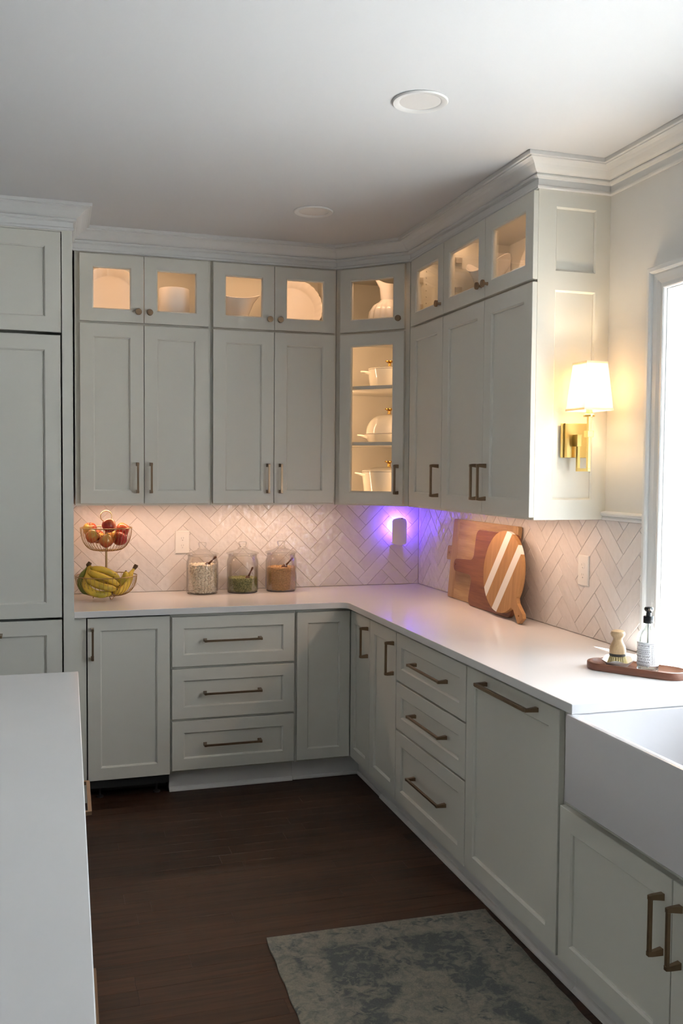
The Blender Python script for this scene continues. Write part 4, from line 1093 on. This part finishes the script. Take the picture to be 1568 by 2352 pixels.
for pts, rad, mt in (([crown, (-0.110, -0.012, 0.135), (-0.128, -0.030, 0.092), (-0.118, -0.052, 0.058), (-0.092, -0.072, 0.036)], 0.017, bananag),
                     ([crown, (-0.080, -0.040, 0.140), (-0.050, -0.070, 0.128), (0.000, -0.080, 0.108), (0.058, -0.070, 0.076)], 0.0175, bananam),
                     ([crown, (-0.066, -0.022, 0.156), (-0.020, -0.030, 0.150), (0.030, -0.030, 0.126), (0.066, -0.022, 0.090)], 0.0175, bananam),
                     ([crown, (-0.094, -0.048, 0.118), (-0.066, -0.092, 0.090), (-0.010, -0.108, 0.070), (0.044, -0.100, 0.058)], 0.018, bananam),
                     ([crown, (-0.104, -0.040, 0.100), (-0.094, -0.086, 0.060), (-0.045, -0.104, 0.036), (0.020, -0.092, 0.034)], 0.019, bananam),
                     ([crown, (-0.080, 0.030, 0.130), (-0.040, 0.055, 0.095), (0.010, 0.060, 0.072), (0.060, 0.050, 0.062)], 0.0175, bananam)):
    banana(b1, pts, rad, mt)
MB().tube([(-0.084, 0.000, 0.160), (-0.088, 0.001, 0.174), (-0.080, 0.004, 0.186)], [0.012, 0.013, 0.010], 9).build('crown_stub', stemm, b1, smooth=True)
b2 = thing('banana_bunch', 'pair of yellow bananas with stems sticking up over the basket rim', 'bananas', (FX, FY, FZ))
banana(b2, [(0.142, 0.010, 0.152), (0.122, 0.000, 0.122), (0.102, -0.028, 0.076), (0.070, -0.066, 0.046), (0.026, -0.076, 0.040)], 0.0185, bananam)
banana(b2, [(0.142, 0.012, 0.152), (0.116, 0.020, 0.112), (0.092, 0.030, 0.070), (0.052, 0.018, 0.044), (0.010, 0.000, 0.040)], 0.0185, bananam)
banana(b2, [(0.010, -0.004, 0.052), (0.040, -0.012, 0.066), (0.072, -0.020, 0.084), (0.092, -0.022, 0.108), (0.096, -0.020, 0.138)], 0.0175, bananam)
MB().tube([(0.138, 0.010, 0.146), (0.148, 0.012, 0.160), (0.152, 0.012, 0.168)], [0.0085, 0.0115, 0.0095], 9).build('crown_stub', stemm, b2, smooth=True)

# ------------------------------------------------------------------ glass jars, beans and scoops
def ico():
    bm = bmesh.new(); bmesh.ops.create_icosphere(bm, subdivisions=1, radius=1.0)
    v = [tuple(x.co) for x in bm.verts]; f = [tuple(x.index for x in fc.verts) for fc in bm.faces]; bm.free(); return v, f
IV, IF = ico()
def ico0():
    bm = bmesh.new(); bmesh.ops.create_icosphere(bm, subdivisions=1, radius=1.0)
    bm.free()
    t = (1 + 5 ** 0.5) / 2
    v = [Vector(p).normalized() for p in ((-1, t, 0), (1, t, 0), (-1, -t, 0), (1, -t, 0), (0, -1, t), (0, 1, t), (0, -1, -t), (0, 1, -t), (t, 0, -1), (t, 0, 1), (-t, 0, -1), (-t, 0, 1))]
    f = [(0, 11, 5), (0, 5, 1), (0, 1, 7), (0, 7, 10), (0, 10, 11), (1, 5, 9), (5, 11, 4), (11, 10, 2), (10, 7, 6), (7, 1, 8), (3, 9, 4), (3, 4, 2), (3, 2, 6), (3, 6, 8), (3, 8, 9), (4, 9, 5), (2, 4, 11), (6, 2, 10), (8, 6, 7), (9, 8, 1)]
    return v, f
OV, OF = ico0()
def heap(name, label, cat, loc, R, H, size, mat, seed, fine=False):
    """a jarful: pieces packed at the glass and on top, a solid core inside"""
    rn = random.Random(seed); b = MB(); V, F = (OV, OF) if fine else (IV, IF)
    d = size[0] * 2 * 0.80; dz = size[2] * 2 * 0.80
    core = R - size[0] * 1.5
    b.lathe([(0.0, 0.001), (core, 0.001), (core, H - size[2] * 1.6), (0.0, H - size[2] * 1.6)], 24)
    def put(x, y, z):
        rot = Matrix.Rotation(rn.uniform(0, 6.28), 3, 'Z') @ Matrix.Rotation(rn.gauss(0, 0.5), 3, 'X') @ Matrix.Rotation(rn.gauss(0, 0.5), 3, 'Y')
        s = rn.uniform(0.85, 1.12)
        b.add([Vector((x, y, z)) + rot @ Vector((v[0] * size[0] * s, v[1] * size[1] * s, v[2] * size[2] * s)) for v in V], F)
    z = size[2]
    while z < H - size[2]:
        n = int(2 * PI * (R - size[0]) / d)
        for i in range(n):
            a = 2 * PI * (i + rn.uniform(-0.35, 0.35)) / n
            q = R - size[0] * rn.uniform(1.12, 1.5); put(q * math.cos(a), q * math.sin(a), z + rn.uniform(-0.35, 0.35) * dz)
        z += dz
    q = 0.0
    while q < R - size[0] * 1.1:
        n = max(1, int(2 * PI * q / d))
        for i in range(n):
            a = 2 * PI * (i + rn.random() * 0.5) / n; put(q * math.cos(a), q * math.sin(a), H - size[2] * rn.uniform(1.0, 2.2))
        q += d * 0.95
    o = b.build(name, mat, smooth='all'); o.location = loc; o['kind'] = 'stuff'
    return tag(o, label, cat)
JR = 0.0855
def jar(label, x, y):
    r = thing('glass_jar', label, 'jar', (x, y, CT), 0, 'lidded glass jars on the worktop')
    MB().lathe([(0.0, 0.0005), (0.074, 0.0005), (0.082, 0.004), (JR, 0.014), (JR, 0.168), (0.083, 0.180), (0.078, 0.186), (0.078, 0.200), (0.081, 0.203), (0.079, 0.205), (0.0745, 0.203), (0.0745, 0.186), (0.0795, 0.178), (0.082, 0.166), (0.082, 0.016), (0.076, 0.008), (0.0, 0.007)], 56).build('body', jar_g, r, smooth=True)
    MB().tube([(0.0775 * math.cos(2 * PI * k / 48), 0.0775 * math.sin(2 * PI * k / 48), 0.003) for k in range(48)], 0.0026, 6, closed=True).build('base_ring', jar_g, r, smooth=True)
    l = MB().lathe([(0.073, 0.200), (0.0735, 0.209), (0.0865, 0.2095), (0.0880, 0.212), (0.0850, 0.215), (0.055, 0.224), (0.032, 0.232), (0.026, 0.236), (0.026, 0.241), (0.020, 0.242), (0.017, 0.246), (0.019, 0.252), (0.0225, 0.262), (0.0225, 0.270), (0.019, 0.2735), (0.0, 0.274)], 56).build('lid', jar_g, r, smooth=True)
    return r
def scoop(label, loc, rot):
    r = tag(MB().build('wooden_scoop', scoopm) if False else bpy.data.objects.new('wooden_scoop', None), label, 'scoop'); COL.objects.link(r)
    r.location = loc; r.rotation_euler = rot
    h = MB(); pr = [(0.0, 0.0062), (0.012, 0.0056), (0.030, 0.0036), (0.044, 0.0052), (0.052, 0.0065), (0.058, 0.0052), (0.060, 0.002)]
    h.tube([(0, 0, p[0]) for p in pr], [p[1] for p in pr], 12); h.build('handle', scoopm, r, smooth='all')
    c = MB().lathe([(0.0, -0.030), (0.010, -0.028), (0.0135, -0.020), (0.0135, 0.0), (0.010, 0.004), (0.0, 0.005)], 20, sy=0.7); c.build('cup', scoopm, r, smooth='all')
    return r
jar('lidded glass jar nearly full of large white beans', -1.300, -0.135)
jar('lidded glass jar less than half full of green split peas', -1.082, -0.135)
jar('lidded glass jar mostly full of small golden soybeans', -0.866, -0.125)
heap('white_beans', 'large flat white beans heaped in the fullest glass jar', 'beans', (-1.300, -0.135, CT + 0.0085), 0.0805, 0.152, (0.0105, 0.0075, 0.0042), beanm, 1)
heap('split_peas', 'green split peas filling the bottom of the middle jar', 'peas', (-1.082, -0.135, CT + 0.0085), 0.0808, 0.074, (0.0030, 0.0030, 0.0021), peam, 2, True)
heap('soybeans', 'small golden soybeans filling the jar farthest from the fruit stand', 'beans', (-0.866, -0.125, CT + 0.0085), 0.0808, 0.128, (0.0046, 0.0043, 0.0040), soym, 3, True)
scoop('small dark wooden scoop standing in the white beans', (-1.272, -0.165, CT + 0.160), (0.35, 0.75, 0))
scoop('small dark wooden scoop standing in the split peas', (-1.060, -0.178, CT + 0.086), (0.05, 0.45, 0))
scoop('small dark wooden scoop standing in the soybeans', (-0.850, -0.165, CT + 0.142), (0.1, 0.75, 0))

# ------------------------------------------------------------------ cutting boards leaning on the right wall
# local frame: x runs along the wall towards the window, y out of the wall is -y, z up the board
def board_root(name, label, y0, xfoot, lean):
    r = thing(name, label, 'cutting board', (xfoot, y0, CT + 0.0005), 0)
    r.rotation_mode = 'QUATERNION'
    r.rotation_quaternion = (Matrix.Rotation(RZ, 3, 'Z') @ Matrix.Rotation(-lean, 3, 'X')).to_quaternion()
    return r
def rounded(poly, rads, n=6):
    out = []; m = len(poly)
    for i in range(m):
        p0, p1, p2 = Vector(poly[i - 1]), Vector(poly[i]), Vector(poly[(i + 1) % m]); r = rads[i] if isinstance(rads, (list, tuple)) else rads
        d1 = (p0 - p1).normalized(); d2 = (p2 - p1).normalized()
        if r <= 0: out.append(tuple(p1)); continue
        ang = d1.angle(d2); t = r / math.tan(ang / 2); c = p1 + (d1 + d2).normalized() * (r / math.sin(ang / 2))
        a0 = (p1 + d1 * t) - c; a1 = (p1 + d2 * t) - c
        s0 = math.atan2(a0.y, a0.x); s1 = math.atan2(a1.y, a1.x); ds = (s1 - s0 + PI) % (2 * PI) - PI
        out += [(c.x + r * math.cos(s0 + ds * k / n), c.y + r * math.sin(s0 + ds * k / n)) for k in range(n + 1)]
    return out
def plate(poly, t0, t1):
    """outline in the board's x-z plane, thickness along y"""
    b = MB(); n = len(poly)
    b.add([(p[0], -t1, p[1]) for p in poly] + [(p[0], -t0, p[1]) for p in poly], [tuple(range(n)), tuple(range(2 * n - 1, n - 1, -1))] + [(i, (i + 1) % n, n + (i + 1) % n, n + i) for i in range(n)])
    return b
def drill(o, x, z, r, bevel=0.0):
    return cut(o, [MB().lathe([(0.0, 0.0), (r, 0.0), (r, 0.08), (0.0, 0.08)], 16).xform(Matrix.Translation((x, 0.04, z)) @ Matrix.Rotation(PI / 2, 4, 'X'))], bevel)
bl = 0.085
g = board_root('cutting_board', 'large pale maple cutting board with breadboard ends at the back', -0.572, -0.047, bl)
main = plate(rounded([(0.075, 0.0), (0.605, 0.0), (0.605, 0.412), (0.075, 0.412)], 0.0), 0.002, 0.022).build('plank', maple, g, bevel=0.0012)
plate(rounded([(0.0, 0.0), (0.0745, 0.0), (0.0745, 0.412), (0.0, 0.412)], [0.012, 0, 0, 0.012]), 0.002, 0.022).build('breadboard_end', maple_end, g, bevel=0.0015)
plate(rounded([(0.6055, 0.0), (0.716, 0.0), (0.716, 0.412), (0.6055, 0.412)], [0, 0.012, 0.012, 0]), 0.002, 0.022).build('breadboard_end', maple_end, g, bevel=0.0015)
hd_ = plate(rounded([(-0.098, 0.188), (0.05, 0.198), (0.05, 0.256), (-0.098, 0.266)], [0.012, 0.0, 0.0, 0.012]), -0.0165, 0.0015).build('handle', maple, g)
drill(hd_, -0.074, 0.227, 0.005, 0.002)
g = board_root('cutting_board', 'dark reddish acacia paddle board with rounded corners, middle of the three', -0.888, -0.080, bl)
out = [(0.0, 0.0), (0.50, 0.0), (0.50, 0.372), (0.0, 0.372)]
o2 = rounded([(0.465, 0.0), (0.465, 0.378), (0.035, 0.378), (0.025, 0.225), (-0.20, 0.212), (-0.20, 0.150), (0.025, 0.148), (0.0, 0.0)], [0.04, 0.04, 0.04, 0.035, 0.03, 0.03, 0.03, 0.035])
hd_ = plate(o2[::-1], 0.002, 0.022).build('paddle', acacia, g)
drill(hd_, -0.178, 0.182, 0.005, 0.002)
g = board_root('cutting_board', 'round oak serving board with two white stripes, foremost of the three', -1.285, -0.112, bl)
RB = 0.187; cz = RB + 0.001; th = math.radians(-42)
pts = []
hwid = 0.031
a_in = math.asin(hwid / RB)
hd = Vector((math.cos(th), math.sin(th))); hp = Vector((-hd.y, hd.x))
# circle from handle side round, then the handle
for k in range(73):
    a = th + a_in + (2 * PI - 2 * a_in) * k / 72; pts.append((RB * math.cos(a), cz + RB * math.sin(a)))
base_ = Vector((0, cz))
for u, v in ((RB + 0.02, -0.022), (RB + 0.090, -0.029), (RB + 0.098, -0.022), (RB + 0.103, 0.020), (RB + 0.086, 0.029), (RB + 0.02, 0.022)):
    p = base_ + hd * u + hp * v; pts.append((p.x, p.y))
lowest = min(p[1] for p in pts)
pts = [(p[0], p[1] - min(0, lowest)) for p in pts]; lift = -min(0, lowest)
# split by two stripes
sa = math.radians(57); sd = Vector((math.cos(sa), math.sin(sa))); sn = Vector((sd.y, -sd.x)); c0 = Vector((0, cz + lift))
def halfclip(poly, nrm, dist, keep):
    out = []
    for i in range(len(poly)):
        a, b_ = Vector(poly[i]), Vector(poly[(i + 1) % len(poly)])
        da, db = ((a - c0).dot(nrm) - dist) * keep, ((b_ - c0).dot(nrm) - dist) * keep
        if da >= 0: out.append(tuple(a))
        if (da >= 0) != (db >= 0):
            t = da / (da - db); q_ = a + (b_ - a) * t; out.append((q_.x, q_.y))
    return out
cuts = [-0.5, -0.088, -0.041, 0.038, 0.085, 0.5]
for k in range(5):
    pl = halfclip(halfclip(pts, sn, cuts[k], 1), sn, cuts[k + 1], -1)
    st_ = plate(pl, 0.002, 0.020).build('white_stripe' if k in (1, 3) else 'wood_strip', whitestripe if k in (1, 3) else oakb, g)
    hpnt = c0 + hd * (RB + 0.072)
    if k == 4: drill(st_, hpnt.x, hpnt.y, 0.0045)

# ------------------------------------------------------------------ tray, brush, dish, soap
TA = math.radians(-54); TX, TY = -0.312 + 0.168 * math.cos(TA), -2.325 + 0.168 * math.sin(TA)
def stadium(L, w, n=14):
    h = L / 2 - w / 2; p = []
    for k in range(n + 1): a = -PI / 2 + PI * k / n; p.append((h + w / 2 * math.cos(a), w / 2 * math.sin(a)))
    for k in range(n + 1): a = PI / 2 + PI * k / n; p.append((-h + w / 2 * math.cos(a), w / 2 * math.sin(a)))
    return p
LT, WT = 0.336, 0.124
loops = [[(x, y, 0.0) for x, y in stadium(LT - 0.004, WT - 0.004)], [(x, y, 0.003) for x, y in stadium(LT, WT)], [(x, y, 0.022) for x, y in stadium(LT, WT)], [(x, y, 0.0245) for x, y in stadium(LT - 0.004, WT - 0.004)], [(x, y, 0.0245) for x, y in stadium(LT - 0.018, WT - 0.018)], [(x, y, 0.020) for x, y in stadium(LT - 0.028, WT - 0.028)], [(x, y, 0.011) for x, y in stadium(LT - 0.050, WT - 0.050)], [(x, y, 0.009) for x, y in stadium(LT - 0.08, WT - 0.08)]]
n = len(loops[0]); b = MB(); f_ = [tuple(range(n - 1, -1, -1)), tuple(7 * n + i for i in range(n))]
for k in range(7): f_ += [(k * n + i, k * n + (i + 1) % n, (k + 1) * n + (i + 1) % n, (k + 1) * n + i) for i in range(n)]
b.add([v for l in loops for v in l], f_)
o = b.build('oval_tray', trayw, smooth=True); o.location = (TX, TY, CT + 0.0003); o.rotation_euler = (0, 0, TA); tag(o, 'oblong brown wooden tray holding soap and brush by the sink', 'tray')
ax_ = Vector((math.cos(TA), math.sin(TA)))
DX, DY = TX - ax_.x * 0.066, TY - ax_.y * 0.066; TZ = CT + 0.0095
# small ruffled dish
b = MB(); nn = 64; vs_ = []; fs_ = []
prof = [(0.0, 0.0), (0.026, 0.0), (0.030, 0.002), (0.040, 0.012), (0.054, 0.026), (0.056, 0.027), (0.041, 0.0145), (0.030, 0.0055), (0.0, 0.004)]
for k, (rd, z) in enumerate(prof):
    for i in range(nn):
        a = 2 * PI * i / nn; wv_ = 1 + (0.07 * math.sin(5 * a) * (rd / 0.056) if k > 1 else 0)
        vs_.append((rd * wv_ * math.cos(a), rd * wv_ * math.sin(a), z + (0.005 * math.sin(5 * a) * (rd / 0.056) ** 2 if 2 < k < 7 else 0)))
for k in range(len(prof) - 1): fs_ += [(k * nn + i, k * nn + (i + 1) % nn, (k + 1) * nn + (i + 1) % nn, (k + 1) * nn + i) for i in range(nn)]
b.add(vs_, fs_); o = b.build('ruffled_dish', matte_ceramic, smooth=True); o.location = (DX, DY, TZ); tag(o, 'small grey-white dish with ruffled rim under the brush', 'dish')
br = thing('dish_brush', 'round wooden-handled dish brush standing in the ruffled dish', 'brush', (DX, DY, TZ + 0.0045), 0.3)
MB().lathe([(0.0, 0.034), (0.0255, 0.034), (0.027, 0.036), (0.027, 0.043), (0.0, 0.043)], 32).build('band', bandm, br, smooth=True)
MB().lathe([(0.0, 0.043), (0.0268, 0.043), (0.0275, 0.052), (0.0255, 0.066), (0.019, 0.079), (0.0155, 0.088), (0.0165, 0.095), (0.0225, 0.102), (0.0245, 0.109), (0.0215, 0.117), (0.013, 0.121), (0.0, 0.122)], 36).build('handle', beech, br, smooth=True)
b = MB(); rn = random.Random(5)
for ringr, cnt in ((0.006, 6), (0.013, 12), (0.0195, 18), (0.0235, 22)):
    for i in range(cnt):
        a = 2 * PI * (i + rn.random() * 0.3) / cnt
        p0 = Vector((ringr * math.cos(a), ringr * math.sin(a), 0.035)); fl = 1.42
        p1 = Vector((ringr * fl * math.cos(a), ringr * fl * math.sin(a), max(0.0015, 0.006 * ringr / 0.0235)))
        b.tube([p0, p1], [0.0016, 0.0021], 5)
b.build('bristles', bristle, br)['kind'] = 'stuff'
# soap bottle
SX, SY = TX + ax_.x * 0.026, TY + ax_.y * 0.026
SX, SY = TX + ax_.x * 0.036, TY + ax_.y * 0.036
sb = thing('soap_bottle', 'clear glass soap dispenser with black pump and printed paper label', 'soap bottle', (SX, SY, TZ))
BR = 0.0345
MB().lathe([(0.0, 0.0), (0.030, 0.0), (0.0335, 0.003), (BR, 0.008), (BR, 0.112), (0.033, 0.122), (0.027, 0.133), (0.0195, 0.141), (0.0155, 0.147), (0.0140, 0.152), (0.0140, 0.168), (0.0118, 0.168), (0.0118, 0.152), (0.0135, 0.146), (0.025, 0.131), (0.031, 0.120), (0.0322, 0.111), (0.0322, 0.009), (0.0, 0.006)], 48).build('bottle', bottle_g, sb, smooth=True)
MB().lathe([(0.0, 0.0065), (0.0318, 0.0095), (0.0318, 0.098), (0.0, 0.0982)], 48).build('soap', liquid_g, sb, smooth=True)
MB().tube([(0, 0, 0.012), (0, 0, 0.166)], 0.0035, 10).build('dip_tube', plastic, sb, smooth=True)
pm = MB().lathe([(0.0, 0.160), (0.0165, 0.160), (0.0168, 0.162), (0.0168, 0.181), (0.0155, 0.183), (0.0085, 0.184), (0.0075, 0.196), (0.0110, 0.199), (0.0145, 0.203), (0.0150, 0.208), (0.0120, 0.2125), (0.0, 0.214)], 32)
sp_d = Vector((-0.45, -0.89, 0)).normalized()
pm.tube([Vector((0, 0, 0.205)), sp_d * 0.018 + Vector((0, 0, 0.205)), sp_d * 0.030 + Vector((0, 0, 0.201))], [0.0065, 0.0055, 0.0045], 10)
pm.build('pump', black, sb, smooth=True)
# label wraps the side that faces the room; text is laid on it
PHI0 = math.atan2(-5.10 - SY, -2.06 - SX)
def on_cyl(s, z, r):   # s = arc length to the right as seen from the room
    a = PHI0 + s / BR; return (r * math.cos(a), r * math.sin(a), z)
b = MB(); n = 40; vs_ = []; fs_ = []
for i in range(n + 1):
    s = -0.060 + 0.112 * i / n
    vs_ += [on_cyl(s, 0.0215, BR + 0.0003), on_cyl(s, 0.100, BR + 0.0003)]
for i in range(n): fs_.append((2 * i, 2 * i + 2, 2 * i + 3, 2 * i + 1))
b.add(vs_, fs_); lab = b.build('label', paper, sb, smooth='all')
def bars(items):
    b = MB()
    for (s0, s1, z0, z1) in items:
        m = max(1, int((s1 - s0) / 0.003)); vs = []
        for i in range(m + 1):
            s = s0 + (s1 - s0) * i / m; vs += [on_cyl(s, z0, BR + 0.0005), on_cyl(s, z1, BR + 0.0005)]
        b.add(vs, [(2 * i, 2 * i + 2, 2 * i + 3, 2 * i + 1) for i in range(m)])
    return b
it = [(-0.060, 0.052, 0.0222, 0.0232), (-0.060, 0.052, 0.0945, 0.0955), (0.0085, 0.0088, 0.0235, 0.094), (-0.060, 0.0085, 0.0775, 0.0778), (-0.060, 0.0085, 0.0592, 0.0595), (-0.060, 0.0085, 0.0292, 0.0295)]
rn = random.Random(9)
for z in (0.0735, 0.0680, 0.0625):
    s = -0.058
    while s < 0.004:
        w_ = rn.uniform(0.003, 0.007); it.append((s, min(s + w_, 0.0065), z - 0.0008, z + 0.0008)); s += w_ + 0.0012
for z in (0.0268, 0.0250):
    s = -0.058
    while s < 0.004:
        w_ = rn.uniform(0.003, 0.006); it.append((s, min(s + w_, 0.0065), z - 0.0004, z + 0.0004)); s += w_ + 0.001
for s in (0.0125, 0.0160, 0.0205, 0.0240, 0.0285, 0.0330, 0.0370, 0.0410, 0.0455):
    z = 0.0255
    while z < 0.089:
        h_ = rn.uniform(0.002, 0.006); it.append((s - 0.0006, s + 0.0006, z, min(z + h_, 0.091))); z += h_ + 0.0012
bars(it).build('print', ink, lab)
def text_on(txt, s_right, z, h, width):
    cu = bpy.data.curves.new('t', 'FONT'); cu.body = txt; cu.size = 1.0; cu.resolution_u = 2
    to = bpy.data.objects.new('t', cu); COL.objects.link(to)
    dg = bpy.context.evaluated_depsgraph_get(); me = bpy.data.meshes.new_from_object(to.evaluated_get(dg))
    xs = [v.co.x for v in me.vertices]; ys = [v.co.y for v in me.vertices]; x0, x1, y0, y1 = min(xs), max(xs), min(ys), max(ys)
    for v in me.vertices:
        s = s_right - width + (v.co.x - x0) / (x1 - x0) * width; zz = z + (v.co.y - y0) / (y1 - y0) * h
        v.co = on_cyl(s, zz, BR + 0.0006)
    bpy.data.objects.remove(to); bpy.data.curves.remove(cu)
    me.materials.clear(); me.name = 'lettering'
    return link('lettering', me, ink, lab)
text_on('& HOME', 0.0065, 0.0850, 0.0068, 0.0420)
text_on('LOS ANGELES', 0.0050, 0.0798, 0.0028, 0.0320)
text_on('HAND SOAP', 0.0065, 0.0500, 0.0068, 0.0560)
text_on('L E M O N', 0.0060, 0.0410, 0.0062, 0.0480)
text_on('VERBENA', 0.0060, 0.0318, 0.0062, 0.0520)

# ------------------------------------------------------------------ rug
b = MB(); RX0, RX1, RY0, RY1 = -1.4115, -0.6125, -4.55, -2.112
gx, gy = 24, 60; rn = random.Random(2); W_, H_ = (RX1 - RX0), (RY1 - RY0)
vs_ = []; fs_ = []
for lay in (0, 1):
    for j in range(gy + 1):
        for i in range(gx + 1):
            x = -W_ / 2 + W_ * i / gx; yy = -H_ / 2 + H_ * j / gy
            if i in (0, gx): x += 0.0022 * math.sin(j * 1.7) * (1 if lay else 1)
            z = 0.0008 if lay == 0 else 0.0105 + 0.0010 * math.sin(i * 0.9 + j * 0.5) * math.sin(j * 0.31)
            e = i in (0, gx) or j in (0, gy)
            if lay and e: z -= 0.003
            vs_.append((x, yy, z))
SL = (gx + 1) * (gy + 1)
for lay in (0, 1):
    for j in range(gy):
        for i in range(gx):
            a = lay * SL + j * (gx + 1) + i; fs_.append((a, a + 1, a + gx + 2, a + gx + 1))
for j in range(gy):
    for i in (0, gx): a = j * (gx + 1) + i; fs_.append((a, a + gx + 1, SL + a + gx + 1, SL + a))
for i in range(gx):
    for j in (0, gy): a = j * (gx + 1) + i; fs_.append((a, a + 1, SL + a + 1, SL + a))
b.add(vs_, fs_); rug = b.build('area_rug', rugm, smooth=True); rug.location = ((RX0 + RX1) / 2, (RY0 + RY1) / 2, 0.0003); rug.rotation_euler = (0, 0, -0.02)
tag(rug, 'faded beige and slate-blue patterned rug on the dark wood floor', 'rug')
print('tiles', n1, n2, 'planks', nplank)
